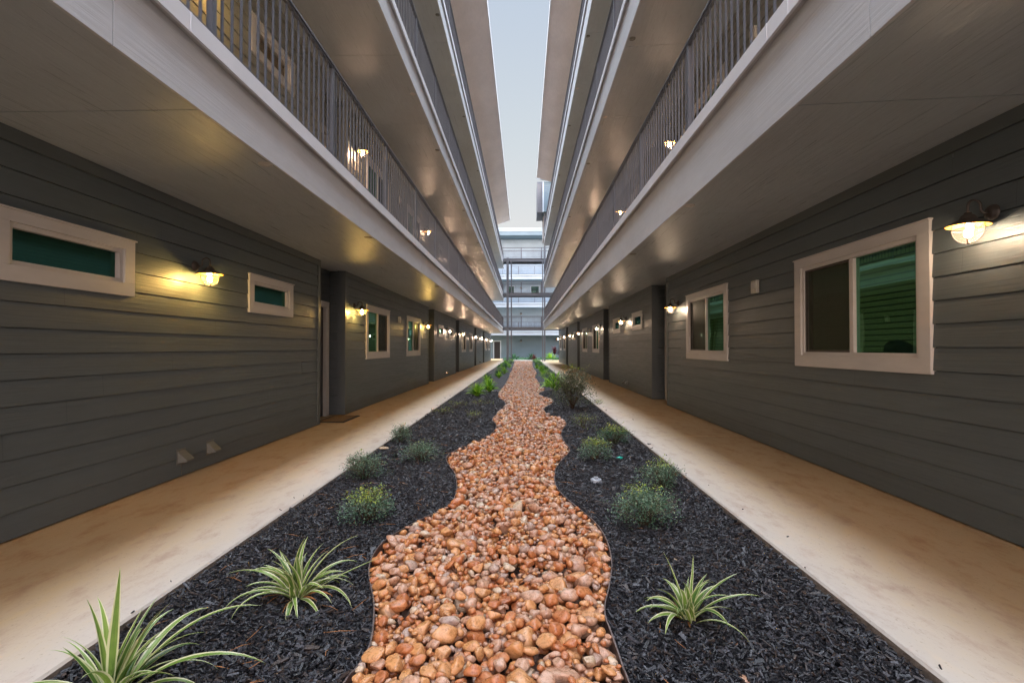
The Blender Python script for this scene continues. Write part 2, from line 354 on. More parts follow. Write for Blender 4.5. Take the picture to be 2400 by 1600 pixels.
def window_parts(parent, sd, ya, yb, za, zb, kind, amber=False):
    """outer casing rectangle ya..yb, za..zb; near side of the slider is at ya"""
    s = sd.s; X = sd.w; T = .125 if kind == 'slider' else .11
    m = MB()
    xo = X-.034; xi = X+.01
    for (p, q, r, t) in ((ya, yb, zb-T*.72, zb), (ya, yb, za, za+T), (ya, ya+T, za+T, zb-T*.72), (yb-T, yb, za+T, zb-T*.72)):
        m.box((s*xo, p, r), (s*xi, q, t))
    m.box((s*(xo-.012), ya-.012, zb), (s*xi, yb+.012, zb+.014))
    w = m.build('window', M_TRIM, parent, bevel=.002)
    iy0, iy1, iz0, iz1 = ya+T, yb-T, za+T, zb-T*.72
    # frame
    f = MB(); fw = .035; fx = X-.014; fb = X+.06
    for (p, q, r, t) in ((iy0, iy1, iz1-fw, iz1), (iy0, iy1, iz0, iz0+fw), (iy0, iy0+fw, iz0+fw, iz1-fw), (iy1-fw, iy1, iz0+fw, iz1-fw)):
        f.box((s*fx, p, r), (s*fb, q, t))
    py0, py1, pz0, pz1 = iy0+fw, iy1-fw, iz0+fw, iz1-fw
    if kind == 'slider':
        mid = (py0+py1)/2
        f.box((s*(X-.006), mid-.022, pz0), (s*fb, mid+.022, pz1))
        f.box((s*(X+.004), mid+.022, pz0), (s*(X+.03), mid+.05, pz1))
    f.build('frame', M_TRIM, w, bevel=.0015)
    xg = X+.026
    if kind == 'slider':
        p = MB(); p.box((s*xg, py0, pz0), (s*(xg+.006), mid-.022, pz1)); p.build('pane', M_GLASS, w)
        p = MB(); p.box((s*(xg+.014), mid+.022, pz0), (s*(xg+.02), py1, pz1)); p.build('pane', M_GLASS, w)
        sc_ = MB(); xs = X+.004
        sc_.box((s*xs, mid+.055, pz0+.02), (s*(xs+.0015), py1-.012, pz1-.02)); sc_.build('insect_screen', M_SCREEN, w)
        sf = MB()
        for (a, b, c, d) in ((mid+.05, py1, pz1-.022, pz1), (mid+.05, py1, pz0, pz0+.022), (py1-.02, py1, pz0+.022, pz1-.022)):
            sf.box((s*(xs-.004), a, c), (s*(xs+.008), b, d))
        sf.build('screen_frame', M_BRONZE, w)
    else:
        p = MB(); p.box((s*xg, py0, pz0), (s*(xg+.006), py1, pz1)); p.build('pane', M_GLASSC if amber else M_GLASSD, w)
    if amber:
        p = MB(); p.box((s*(X+.07), py0-.03, pz0-.03), (s*(X+.075), py1+.03, pz1+.03)); p.build('curtain', M_AMBER, w)
    else:
        bl = MB(); st_p = .052 if kind == 'slider' else .028; h_ = st_p*.80; n = int((pz1-pz0)/st_p)
        for k in range(n):
            z = pz0+.01+k*st_p; bl.quad((s*(X+.070), py0, z), (s*(X+.070), py1, z), (s*(X+.088), py1, z+h_), (s*(X+.088), py0, z+h_))
        bl.build('blinds', M_BLINDGLOW if kind == 'slider' else M_BLIND, w)
    rm = MB(); d0, d1 = X+.062, X+.12
    rm.quad((s*d1, iy0, iz0), (s*d1, iy1, iz0), (s*d1, iy1, iz1), (s*d1, iy0, iz1))
    rm.quad((s*d0, iy0, iz0), (s*d0, iy1, iz0), (s*d1, iy1, iz0), (s*d1, iy0, iz0)); rm.quad((s*d0, iy0, iz1), (s*d0, iy1, iz1), (s*d1, iy1, iz1), (s*d1, iy0, iz1))
    rm.quad((s*d0, iy0, iz0), (s*d1, iy0, iz0), (s*d1, iy0, iz1), (s*d0, iy0, iz1)); rm.quad((s*d0, iy1, iz0), (s*d1, iy1, iz0), (s*d1, iy1, iz1), (s*d0, iy1, iz1))
    rm.build('room_shade', M_DOOR, w)
    return w

def wins_of(sd, b):
    k, a, e = b
    if k == 'Q': w = [(a+1.0, a+2.18, 1.745, 2.225, 'small'), (a+4.02, a+5.2, 1.745, 2.225, 'small')]; lamps = [a+3.0]; box = None
    else:
        if sd.s < 0: w = [(a+1.27, a+3.16, 1.05, 2.235, 'slider'), (a+5.05, a+6.95, 1.05, 2.235, 'slider')]; lamps = [a+.5, a+7.5]; box = a+4.1
        else: w = [(e-7.05, e-5.15, 1.05, 2.235, 'slider'), (e-3.25, e-1.34, 1.05, 2.235, 'slider')]; lamps = [e-7.55, e-.83]; box = e-4.2
    return w, lamps, box

LAMPS = []; VENTS = []; BOXES = []
def facade(bld, sd, lev):
    """one storey of wall blocks, recesses, windows and doors"""
    s = sd.s; zb = sd.z0+sd.F*lev; ztop = sd.zsw+sd.F*lev
    detail = lev < 2
    mat = M_SIDING if lev == 0 else M_UPPER
    for i, b in enumerate(sd.blocks):
        k, a, e = b
        wins, lamps, box = wins_of(sd, b)
        T = .1
        ops = [(w[0]+T, w[1]-T, w[2]+T+zb, w[3]-T*.7+zb) for w in wins] if detail else []
        m = MB(); siding(m, s, sd.w, a+.09, e-.09, zb+.012, ztop, ops)
        m.build('siding_wall', mat, bld)
        c = MB()
        for y in (a, e):
            yy = (y, y+.1) if y == a else (y-.1, y); c = MB()
            c.box((s*(sd.w-.024), yy[0], zb+.012), (s*(sd.w+.01), yy[1], ztop))
            c.build('corner_trim', M_TRIMDK if lev == 0 else M_UPPER, bld, bevel=.002)
        c = MB(); c.box((s*(sd.w-.022), a+.1, ztop-.1), (s*(sd.w-.001), e-.1, ztop-.002)); c.build('frieze_board', M_TRIMDK if lev == 0 else M_UPPER, bld)
        if detail:
            for w in wins:
                window_parts(bld, sd, w[0], w[1], w[2]+zb, w[3]+zb, w[4], amber=(lev == 1 and s < 0 and w[0] < 9))
        # recess beyond this block
        if i+1 < len(sd.blocks):
            n0, n1 = e, sd.blocks[i+1][1]
            mx = M_SIDINGSHADE if lev == 0 else M_UPPER
            r = MB(); dw = (n0+.16, n1-.1, zb, zb+2.13)
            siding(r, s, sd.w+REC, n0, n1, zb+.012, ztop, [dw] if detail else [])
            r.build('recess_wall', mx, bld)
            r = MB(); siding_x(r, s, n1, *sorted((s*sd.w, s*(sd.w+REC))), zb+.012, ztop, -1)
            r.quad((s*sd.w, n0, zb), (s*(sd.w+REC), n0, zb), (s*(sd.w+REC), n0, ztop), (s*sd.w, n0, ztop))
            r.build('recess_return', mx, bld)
            r = MB(); x0 = s*(sd.w-.024); x1 = s*(sd.w+.13); r.box((x0, n1-.02, zb+.012), (x1, n1-.003, ztop)); r.build('corner_trim', mx, bld)
            if detail:
                xd = sd.w+REC
                d = MB(); d.box((s*(xd+.04), dw[0]+.08, zb+.01), (s*(xd+.085), dw[1]-.08, zb+2.05))
                # raised panels pressed into the door leaf
                for (za_, zb_) in ((.25, .95), (1.1, 1.9)):
                    d.box((s*(xd+.034), dw[0]+.22, zb+za_), (s*(xd+.041), dw[1]-.22, zb+zb_))
                d = d.build('door', M_DOOR, bld)
                q = MB(); t = .085
                q.box((s*(xd-.03), dw[1]-t, zb+.004), (s*(xd+.05), dw[1]+.045, zb+2.06)); q.box((s*(xd-.03), dw[0]-.045, zb+.004), (s*(xd+.05), dw[0]+t, zb+2.06))
                q.box((s*(xd-.03), dw[0]-.045, zb+2.06), (s*(xd+.05), dw[1]+.045, zb+2.17))
                q.build('casing', M_TRIM, d, bevel=.003)
                q = MB(); q.lathe([(.0, -.075), (.028, -.07), (.03, -.05), (.012, -.035), (.012, 0), (.03, .002)], (s*(xd+.04), dw[1]-.17, zb+1.0), 12, axis='x'); q.build('knob', M_BRONZE, d)
        if detail:
            for y in lamps: LAMPS.append((sd, lev, y, zb))
            if box: BOXES.append((sd, lev, box, zb))
            if k == 'Q' and lev == 0:
                VENTS.append((sd, a+2.82, zb)); VENTS.append((sd, a+3.28, zb))

def walkway(bld, sd, lev):
    """gallery at the top of storey lev: soffit, fascia, flashing, deck"""
    s = sd.s; dz = sd.F*lev; zs = sd.zs+dz; zw = sd.zsw+dz; y0, y1 = YA, sd.y1
    dk = sd.F*(lev+1)+sd.z0-.03
    m = MB(); m.prism([(s*(sd.f+.03), dk-.16), (s*(sd.w+.3), dk-.16), (s*(sd.w+.3), dk-.012), (s*(sd.fl+.012), dk-.012), (s*(sd.fl+.012), dk-.05), (s*(sd.f+.03), dk-.05)], 1, y0, y1)
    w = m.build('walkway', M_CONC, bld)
    m = MB(); yy = y0; step = 2.44; yj = 3.10-.05-2*2.5
    m2 = MB(); x0, x1 = sd.f+.018, sd.w+REC+.03
    zx = lambda x: zs+(zw-zs)*(x-sd.f)/(sd.w-sd.f)
    while yj < y1:
        a, b = max(yj, y0), min(yj+2.49, y1)
        if b > a+.01:
            for (p, q) in (((x0, 2.44*.5+x0-.006), (2.44*.5+x0, x1))):
                m.prism([(s*p, zx(p)), (s*q, zx(q)), (s*q, zx(q)+.012), (s*p, zx(p)+.012)], 1, a+.002, b-.002)
        yj += 2.495
    m.build('soffit', M_SOFFIT, w)
    m2.prism([(s*x0, zx(x0)+.014), (s*x1, zx(x1)+.014), (s*x1, zx(x1)+.03), (s*x0, zx(x0)+.03)], 1, y0, y1); m2.build('soffit_backing', M_DOOR, w)
    # fascia boards, about 3.66 m long, butted with a hairline gap
    m = MB(); y = y0+.9-3.66; 
    while y < y1:
        a, b = max(y, y0), min(y+3.655, y1)
        if b > a: m.box((s*sd.f, a, zs-.012), (s*(sd.f+.02), b, dk-.155))
        y += 3.66
    m.build('fascia', M_FASCIA, w, bevel=.0015)
    m = MB(); m.box((s*(sd.f+.012), y0, dk-.155), (s*(sd.f+.03), y1, dk-.105)); m.box((s*(sd.fl+.016), y0, dk-.105), (s*(sd.f+.03), y1, dk-.09))
    m.build('trim_strip', M_FASCIA, w)
    m = MB()
    m.prism([(s*sd.fl, dk-.112), (s*sd.fl, dk+.004), (s*(sd.fl+.1), dk+.006), (s*(sd.fl+.1), dk-.006), (s*(sd.fl+.008), dk-.008), (s*(sd.fl+.008), dk-.105), (s*(sd.fl+.02), dk-.112)], 1, y0, y1)
    y = 2.6 if s < 0 else 3.0
    while y < y1:
        for dy in (0, .26): m.box((s*(sd.fl-.0025), y+dy, dk-.113), (s*(sd.fl+.004), y+dy+.012, dk+.005))
        y += 3.05
    m.build('flashing', M_FLASH, w)
    # round soffit drains near the fascia
    y = 3.95 if s < 0 else 5.16
    k = 0
    while y < y1-1:
        c = MB(); xx = sd.f+.085; zz = zx(xx)
        c.lathe([(.0, -.004), (.036, -.004), (.038, -.001), (.046, -.001), (.047, -.006), (.053, -.006), (.054, .002)], (s*xx, y, zz), 20); c.build('soffit_drain', M_VENT if k % 2 else M_TRIM, w)
        y += 2.66; k += 1
        if k > 13: break

def railing(sd, lev):
    s = sd.s; dk = sd.F*(lev+1)+sd.z0-.03; X = sd.rail; top = dk+1.07 if s < 0 else dk+1.0
    t = empty('balcony_railing', (s*X, 0, dk))
    names = ['first gallery above the ground', 'middle gallery', 'top gallery']
    tag(t, f'grey metal baluster railing along the {names[lev]} on the {sd.name} building', 'railing', 'gallery railings along the courtyard')
    ys = []; y = sd.post0
    while y < sd.y1-.3: ys.append(y); y += 2.06
    ys.append(sd.y1-.05)
    m = MB(); m.box((-.028, ys[0]-.03, top-dk-.022), (.028, sd.y1, top-dk)); m.box((-.018, ys[0]-.03, top-dk-.045), (.018, sd.y1, top-dk-.023)); m.build('top_rail', M_RAIL, t, bevel=.003)
    m = MB(); m.box((-.016, ys[0], .075), (.016, sd.y1-.02, .10)); m.build('bottom_rail', M_RAIL, t)
    pm = MB(); pm.box((-.02, -.024, .002), (.02, .024, top-dk-.046)); pm.box((-.045, -.05, .0), (.045, .05, .008)); pm = pm.mesh('post', M_RAIL)
    bm_ = {}
    for i, y in enumerate(ys):
        o = bpy.data.objects.new('post', pm); col.objects.link(o); o.parent = t; o.location = (0, y, 0)
        if i+1 < len(ys):
            span = round(ys[i+1]-y, 3)
            if span not in bm_:
                b = MB(); n = max(1, round(span/.1145))
                for k in range(1, n): b.box((-.0075, k*span/n-.0075, .1), (.0075, k*span/n+.0075, top-dk-.046))
                bm_[span] = b.mesh('balusters', M_RAIL)
            o = bpy.data.objects.new('balusters', bm_[span]); col.objects.link(o); o.parent = t; o.location = (0, y, 0)

def building(sd):
    b = empty('apartment_building', (sd.s*sd.w, 0, 0)); b.location = (0, 0, 0)
    tag(b, f'four-storey apartment block with olive lap siding and galleries on the {sd.name} of the stone bed', 'building')
    for lev in range(4): facade(b, sd, lev)
    for lev in range(3): walkway(b, sd, lev); railing(sd, lev)
    s = sd.s; ex, ez = sd.eave
    r = MB(); xb = sd.w+5
    ew = sd.ew; sl = (ez-ew)/(sd.w-ex); zb_ = ew-sl*5
    r.prism([(s*ex, ez+.014), (s*sd.w, ew+.014), (s*xb, zb_+.014), (s*xb, zb_+.3), (s*ex, ez+.24)], 1, YA, sd.roof1-.02)
    ro = r.build('roof', M_STEEL, b)
    r = MB(); r.prism([(s*ex, ez), (s*(sd.w+.02), ew), (s*(sd.w+.02), ew+.012), (s*ex, ez+.012)], 1, YA, sd.roof1); r.build('roof_soffit', M_ROOFSOF, ro)
    r = MB(); r.box((s*(ex-.02), YA, ez-.03), (s*(ex-.001), sd.roof1, ez+.26)); r.build('roof_fascia', M_FASCIA, ro)
    r = MB(); r.quad((s*(sd.w+.25), YA, sd.zsw+sd.F*3), (s*(sd.w+.25), sd.roof1, sd.zsw+sd.F*3), (s*(sd.w+.25), sd.roof1, ew+.1), (s*(sd.w+.25), YA, ew+.1))
    m = MB(); m.box((s*(sd.w+.01), YA, sd.zsw+sd.F*3), (s*(sd.w+.3), sd.wy-.02, ew+.3)); m.build('upper_wall', M_UPPER, b)
    # far end wall and interior core that stops light leaking through
    m = MB(); m.box((s*(sd.w+REC+.14), YA-5, sd.z0), (s*(sd.w+6), sd.wy-.05, sd.F*3+2.9)); m.build('core_light_block', M_SIDINGSHADE, b)
    m = MB(); siding_x(m, s, sd.wy, *sorted((s*(sd.w-.02), s*(sd.w+6))), sd.z0, sd.F*3+2.8, 1); m.box((s*(sd.w+.0), sd.wy-.04, sd.z0), (s*(sd.w+6), sd.wy-.002, sd.F*3+2.8)); m.build('end_wall', M_SIDINGSHADE, b)
    return b
BL = building(L); BR = building(Rr)

# ---------------------------------------------------------------- wall lamps
def make_lamp(sd_s, bulbmat):
    """wall at local x = 0, lamp hangs toward +x; z = 0 at the shade brim"""
    t = empty('wall_lamp')
    m = MB(); m.lathe([(.0, .032), (.03, .032), (.042, .026), (.052, .012), (.06, .008), (.062, -.003)], (0, 0, .095), 24, axis='x'); m.build('backplate', M_BRONZE, t)
    cx = .165
    pts = [(.02, 0, .095), (.06, 0, .095), (.075, 0, .105), (.078, 0, .13)]
    for k in range(0, 11):
        a = PI-PI*k/10; pts.append((.1215+.0435*math.cos(a), 0, .145+.045*math.sin(a)))
    pts.append((cx, 0, .085)); m = MB(); m.tube(pts, .0085, 10); m.build('gooseneck', M_BRONZE, t)
    m = MB(); pr = [(.010, .098), (.022, .094), (.026, .08), (.040, .072), (.048, .058), (.052, .044), (.070, .032), (.095, .018), (.128, .0), (.131, -.004)]
    m.lathe(pr, (cx, 0, 0), 32); sh = m.build('shade', M_BRONZE, t)
    m = MB(); m.lathe([(r-.004, z-.004) for r, z in pr[4:]]+[(.131, -.004)], (cx, 0, 0), 32); m.build('shade_lining', M_COPPER, sh)
    m = MB(); m.lathe([(.080, .02), (.084, -.012), (.084, -.04), (.080, -.07), (.070, -.096), (.053, -.116), (.029, -.130), (.0, -.134)], (cx, 0, 0), 28); m.build('globe', M_GLOBE, t)
    m = MB(); ring = [(cx+.089*math.cos(2*PI*k/24), .089*math.sin(2*PI*k/24), -.035) for k in range(25)]; m.tube(ring, .0028, 6, caps=False)
    for j in range(2):
        a0 = PI/4+j*PI/2; arc = []
        for k in range(15):
            u = -1+2*k/14; th = u*PI/2*1.0; rr = .09*math.sin(th); zz = -.035-.104*math.cos(th)
            arc.append((cx+rr*math.cos(a0), rr*math.sin(a0), zz))
        arc = [(arc[0][0], arc[0][1], .005)]+arc+[(arc[-1][0], arc[-1][1], .005)]
        m.tube(arc, .0028, 6)
    m.lathe([(.0, -.146), (.012, -.144), (.014, -.136), (.0, -.134)], (cx, 0, 0), 12)
    m.build('wire_guard', M_BRONZE, t)
    m = MB(); pr = [(.0, -.096), (.013, -.093), (.022, -.080), (.024, -.066), (.020, -.048), (.013, -.03), (.012, .012)]; m.lathe(pr, (cx, 0, 0), 14)
    m.build('bulb', bulbmat, t)
    return t
protos = {}
cnt = {}
for sd, lev, y, zb in sorted(LAMPS, key=lambda a: a[2]):
    if y < 1.0: continue
    if lev == 1: bm_ = M_BULBY if (sd.s < 0 and y < 8) else M_BULBP
    else: bm_ = (M_BULBY if (sd.s < 0 and y < 19) else M_BULBW)
    if sd.s < 0 and lev == 0 and y >= 19: bm_ = M_BULBP
    key = (sd.s, bm_.name)
    lz = zb+2.07 if lev == 0 else zb+2.0
    if key not in protos:
        o = protos[key] = make_lamp(sd.s, bm_)
    else: o = copy_tree(protos[key])
    o.location = (sd.s*(sd.w-.02), y, lz); o.rotation_euler.z = PI if sd.s > 0 else 0; o.scale = (.97, .86, .88)
    i = cnt[(sd.s, lev)] = cnt.get((sd.s, lev), -1)+1
    fl = 'ground-floor wall' if lev == 0 else 'first-gallery wall behind the railing'
    if lev == 0 and i == 0: lab = 'lit amber caged lamp between the long and small high windows on the left wall' if sd.s < 0 else 'large lit caged lamp beside the big sliding window on the right wall'
    else: lab = f'lit caged gooseneck lamp, {ORD[i]} from the camera along the {sd.name} {fl}'
    tag(o, lab, 'wall lamp', 'lit wall lamps along the galleries')

# ---------------------------------------------------------------- small wall fittings
i = {}
for sd, y, zb in VENTS:
    if y < 2.5: continue
    t = empty('wall_vent', (sd.s*(sd.w-.012), y, zb+.20)); s = sd.s
    m = MB(); w = .055
    # sloping hood: wedge with open bottom
    x0, x1 = 0, -s*.10
    m.add([(x0,-w,.07),(x0,w,.07),(x1,w,-.02),(x1,-w,-.02),(x0,-w,-.055),(x0,w,-.055),(x1,w,-.035),(x1,-w,-.035)],
          [(0,1,2,3),(0,3,7,4),(1,5,6,2),(3,2,6,7)])
    m.build('hood', M_VENT, t)
    m = MB(); m.box((s*.0, -w-.014, -.07), (-s*.004, w+.014, .085)); m.build('flange', M_VENT, t)
    m = MB(); m.quad((-s*.01,-w+.004,-.05),(-s*.01,w-.004,-.05),(-s*.085,w-.004,-.034),(-s*.085,-w+.004,-.034)); m.build('damper', M_BRONZE, t)
    k = i[s] = i.get(s, -1)+1
    near = 'nearer' if k % 2 == 0 else 'farther'
    tag(t, f'small khaki vent hood low on the {sd.name} wall, {near} of the {ORD[k//2]} pair', 'vent', 'low vent hoods')
i = {}
for sd, lev, y, zb in BOXES:
    if y < 2: continue
    if lev == 1 and y > 20: continue
    t = empty('alarm_box', (sd.s*(sd.w-.016), y, zb+2.07)); s = sd.s
    m = MB(); m.box((0, -.075, -.085), (-s*.05, .075, .085)); m.build('housing', M_WHITEBOX, t, bevel=.008)
    m = MB(); m.box((-s*.05, -.05, -.02), (-s*.062, .05, .055)); m.build('strobe_lens', M_TRIM, t, bevel=.006)
    if lev == 1:
        m = MB(); m.lathe([(.0, .006), (.006, .004), (.008, 0)], (-s*.052, .0, -.055), 8, axis='x'); m.build('indicator', M_REDLED, t)
    k = i[(s, lev)] = i.get((s, lev), -1)+1
    tag(t, f'cream square alarm box, {ORD[k]} from the camera on the {sd.name} {"ground-floor" if lev == 0 else "first-gallery"} wall', 'alarm box', 'alarm boxes between the windows')
# doormat in the first left recess
t = empty('doormat', (-3.36, 8.98, -.013)); 
m = MB(); m.box((-.25, -.42, 0), (.25, .42, .012)); m.build('rubber_border', M_MATEDGE, t)
m = MB(); m.box((-.205, -.375, .012), (.205, .375, .017)); m.build('coir_pile', M_MAT, t)
tag(t, 'brown coir doormat with black border at the first left doorway', 'doormat')
t = empty('sleeping_bundle', (Rr.w+.05, 4.28, 1.05+.026+.155))
m = MB(); vs = []; 
for a in range(13):
    th = PI*a/12
    for b in range(16):
        ph = 2*PI*b/16; r = 1+.12*math.sin(3*th+1)+.06*math.sin(5*ph)
        vs.append((.018*math.sin(th)*math.cos(ph), -.20*math.cos(th)*r*1.0, .10*math.sin(th)*abs(math.sin(ph))**.7*(1 if math.sin(ph) > 0 else -.1)*(1+.35*math.cos(th-2.6))))
fs = [(a*16+b, a*16+(b+1)%16, (a+1)*16+(b+1)%16, (a+1)*16+b) for a in range(12) for b in range(16)]
m.add(vs, fs, 0, True); o = m.build('dark_bundle', M_CLOTH); o.location = t.location; bpy.data.objects.remove(t)
tag(o, 'black rounded bundle lying on the sill inside the big right window', 'bundle')

# ---------------------------------------------------------------- rear wing, bridge, stair tower
YW = 60.0
def zat(py, d): return CAMZ+(815-py)*d/FPX
def xat(px, d): return (px-1227)*d/FPX
rb = empty('rear_building')
tag(rb, 'pale blue-grey apartment wing closing the far end of the courtyard', 'building')
m = MB(); siding_x(m, 1, YW, -14, 14, -.02, 2.9, -1, openings=[(-3.62, -2.75, -.1, 2.1)]); m.box((-14, YW+.002, -.02), (14, YW+.5, 14.4)); m.build('ground_wall', M_BLUEWALL, rb)
m = MB(); siding_x(m, 1, YW, -14, 14, 3.3, 14.4, -1, e=.178); m.build('upper_wall', M_PALEWALL, rb)
d = MB(); d.box((-3.55, YW-.03, 0), (-2.82, YW-.005, 2.04)); d = d.build('door', M_DOOR, rb)
m = MB(); m.box((-3.66, YW-.05, 0), (-3.55, YW-.006, 2.15)); m.box((-2.82, YW-.05, 0), (-2.70, YW-.006, 2.15)); m.box((-3.55, YW-.05, 2.04), (-2.82, YW-.006, 2.15)); m.build('casing', M_WHITEBLUE, d)
for lv in range(3):
    z = 2.76+3.3*lv
    m = MB(); m.box((-14, YW-1.5, z+.03), (14, YW-.02, z+.50)); wk = m.build('walkway', M_PALEWALL, rb)
    m = MB(); m.box((-14, YW-1.53, z), (14, YW-1.502, z+.36)); m.build('fascia', M_WHITEBLUE, wk)
    m = MB(); m.box((-14, YW-1.6, z+.40), (14, YW-1.502, z+.54)); m.build('flashing', M_WHITEBLUE, wk)
    m = MB(); zt = z+1.58
    m.box((-14, YW-1.48, zt-.03), (14, YW-1.44, zt)); m.box((-14, YW-1.475, z+.62), (14, YW-1.445, z+.65))
    n = 0
    x = -13.9
    while x < 14: m.box((x-.008, YW-1.47, z+.65), (x+.008, YW-1.455, zt-.03)); x += .115
    x = -13.9
    while x < 14: m.box((x-.025, YW-1.485, z+.55), (x+.025, YW-1.44, zt-.03)); x += 1.9
    m.build('railing', M_RAIL, rb)
for x, z in ((-1.6, 8.2), (1.4, 8.2), (-5, 8.2)):   # window openings glimpsed on the third gallery
    w = MB(); w.box((x-.55, YW-.04, z-.6), (x+.55, YW-.016, z+.6)); w = w.build('window', M_WHITEBLUE, rb)
    m = MB(); m.box((x-.45, YW-.046, z-.5), (x+.45, YW-.041, z+.5)); m.build('pane', M_GLASS, w)
m = MB(); m.box((-14, YW-2.0, 14.45), (14, YW+2, 14.9)); ro = m.build('roof', M_BLUEWALL, rb)
m = MB(); m.box((-14, YW-2.03, 14.9), (14, YW+2, 15.12)); m.box((-14, YW-2.06, 15.12), (14, YW+2, 15.3)); m.build('fascia', M_PALEWALL, ro)
lp = make_lamp(1, M_BULBOFF)
for k, (x, z) in enumerate(((-.3, 2.1), (-.3, 5.35), (-.3, 8.5), (4.0, 2.2))):
    o = lp if k == 0 else copy_tree(lp)
    o.location = (x, YW-.02, z); o.rotation_euler.z = -PI/2; o.scale = (1.3, 1.3, 1.3)
    tag(o, ['unlit dark wall lamp on the far blue wall between the steel columns', 'unlit dark wall lamp on the second storey of the far wing', 'unlit dark wall lamp on the third storey of the far wing', 'unlit dark wall lamp on the far blue wall at right above the maroon plants'][k], 'wall lamp', 'unlit lamps on the far wing')
# bridge
br = empty('steel_footbridge', (0, 48, 0)); br.location = (0, 0, 0)
tag(br, 'slate-grey steel footbridge frame joining the galleries at the far end', 'bridge')
Y0, Y1 = 47.7, 49.4
for lv in range(3):
    zt = 3.27+3.3*lv; x0, x1 = -2.3, 4.6
    m = MB(); m.box((x0, Y0, zt-.28), (x1, Y0+.08, zt)); m.box((x0, Y0-.04, zt-.02), (x1, Y0+.06, zt+.004)); m.box((x0, Y0-.04, zt-.3), (x1, Y0+.06, zt-.28))
    m.box((x0, Y1-.08, zt-.28), (x1, Y1, zt)); m.box((x0, Y0+.08, zt-.08), (x1, Y1-.08, zt-.02)); m.build('deck_beam', M_STEEL, br)
    for yr in (Y0+.06, Y1-.06):
        m = MB(); zr = zt+1.07
        m.box((x0, yr-.03, zr-.05), (x1, yr+.03, zr)); m.box((x0, yr-.02, zt+.1), (x1, yr+.02, zt+.13))
        x = x0+.05
        while x < x1: m.box((x-.009, yr-.009, zt+.13), (x+.009, yr+.009, zr-.05)); x += .115
        for x in (-2.2, .0-.22, 1.74, 3.7): m.box((x-.03, yr-.03, zt), (x+.03, yr+.03, zr-.05))
        m.build('railing', M_RAIL, br)
for (x, y, w, zt) in ((-1.52, 47.6, .11, 9.9), (-1.16, 47.5, .06, 9.6), (1.82, 47.5, .05, 9.6), (2.02, 47.6, .075, 12.6)):
    m = MB(); m.box((x-w, y-w, -.03), (x+w, y+w, zt)); m.box((x-w-.05, y-w-.05, -.03), (x+w+.05, y+w+.05, -.005)); m.build('column', M_STEEL, br)
# stair tower beyond the right block
st = empty('stair_tower'); tag(st, 'blue-sided stair tower with white rake board rising past the right roof end', 'building')
m = MB(); m.box((1.52, 38.0, 11.7), (3.4, 41, 14.0)); siding_x(m, 1, 37.99, 1.5, 3.4, 11.7, 14.0, -1, e=.16); m.build('upper_wall', M_BLUEWALL, st)
m = MB(); m.box((1.46, 37.95, 11.68), (1.56, 38.02, 14.0)); m.build('corner_trim', M_WHITEBLUE, st)
m = MB(); m.box((1.06, 38.3, 11.75), (1.5, 41, 14.1)); m.build('side_screen', M_STEEL, st)
m = MB(); m.prism([(1.04, 14.17), (3.4, 13.72), (3.4, 13.98), (1.04, 14.43)], 1, 37.75, 37.9); m.build('rake_board', M_WHITEBLUE, st)
m = MB(); m.box((1.55, 39.2, 9.9), (1.95, 41, 11.68)); m.build('lower_wall', M_TRIM, st)
for x in (1.62, 2.1): 
    m = MB(); m.box((x-.05, 38.2, 9.9), (x+.05, 38.3, 11.68)); m.build('post', M_STEEL, st)

# ---------------------------------------------------------------- ground
def st_(o): o['kind'] = 'structure'; return o
m = MB(); m.quad((-400, -60, -.16), (400, -60, -.16), (400, 400, -.16), (-400, 400, -.16)); st_(m.build('ground', M_LAWN))
def slab(name, poly, z1, z0=-.15):
    m = MB(); n = len(poly)
    vs = [(x, y, z0) for x, y in poly]+[(x, y, z1-.008) for x, y in poly]
    cx = sum(p[0] for p in poly)/n; cy = sum(p[1] for p in poly)/n
    m.add(vs, [(i, (i+1)%n, n+(i+1)%n, n+i) for i in range(n)])
    ins = [(x+(.008 if x < cx else -.008), y+(.008 if y < cy else -.008), z1) for x, y in poly]
    b = len(m.v); m.add([(x, y, z1-.008) for x, y in poly]+ins, [(i, (i+1)%n, n+(i+1)%n, n+i) for i in range(n)]+[tuple(range(n, 2*n))])
    return st_(m.build(name, M_CONC))
def edge_y(n, x, amp): return [(x+amp*math.sin(1.7*k)*.5+amp*.4*math.sin(4.1*k), YA+k*(50.0-YA)/n) for k in range(n+1)]
e = edge_y(40, -L.walk, .006)
m = MB()
def walk(name, s, xe, z, xw, yend):
    ys = [(YA+k*(yend-YA)/60, 0) for k in range(61)]; m = MB(); random.seed(3); y = 7.15
    while y < yend-1: ys += [(y-.006, 0), (y, .007), (y+.006, 0)]; y += 3.66   # tooled control joints
    ys.sort(); z_ = z
    for (a, da), (b, db) in zip(ys[:-1], ys[1:]):
        m.add([(s*xe, a, -.15), (s*xe, b, -.15), (s*(xe+.003), b, z-.012-db), (s*(xe+.003), a, z-.012-da), (s*(xe+.012), b, z-db), (s*(xe+.012), a, z-da), (s*xw, b, z-db), (s*xw, a, z-da)],
              [(3,2,4,5), (5,4,6,7)]); b_ = len(m.v)-8; m.f.append((b_, b_+1, b_+2, b_+3)); m.mi.append(1); m.sm.append(False)
    # tooled joints as shallow dark saw cuts are left to the slab pattern of the concrete
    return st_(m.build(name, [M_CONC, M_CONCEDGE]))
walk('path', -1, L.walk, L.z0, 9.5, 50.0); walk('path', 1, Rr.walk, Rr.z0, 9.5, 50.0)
m = MB(); m.box((-14, 50.0, -.15), (14, 52.4, -.005)); m.box((-9, 52.4, -.15), (-2.4, YW, -.006)); st_(m.build('path', M_CONC))
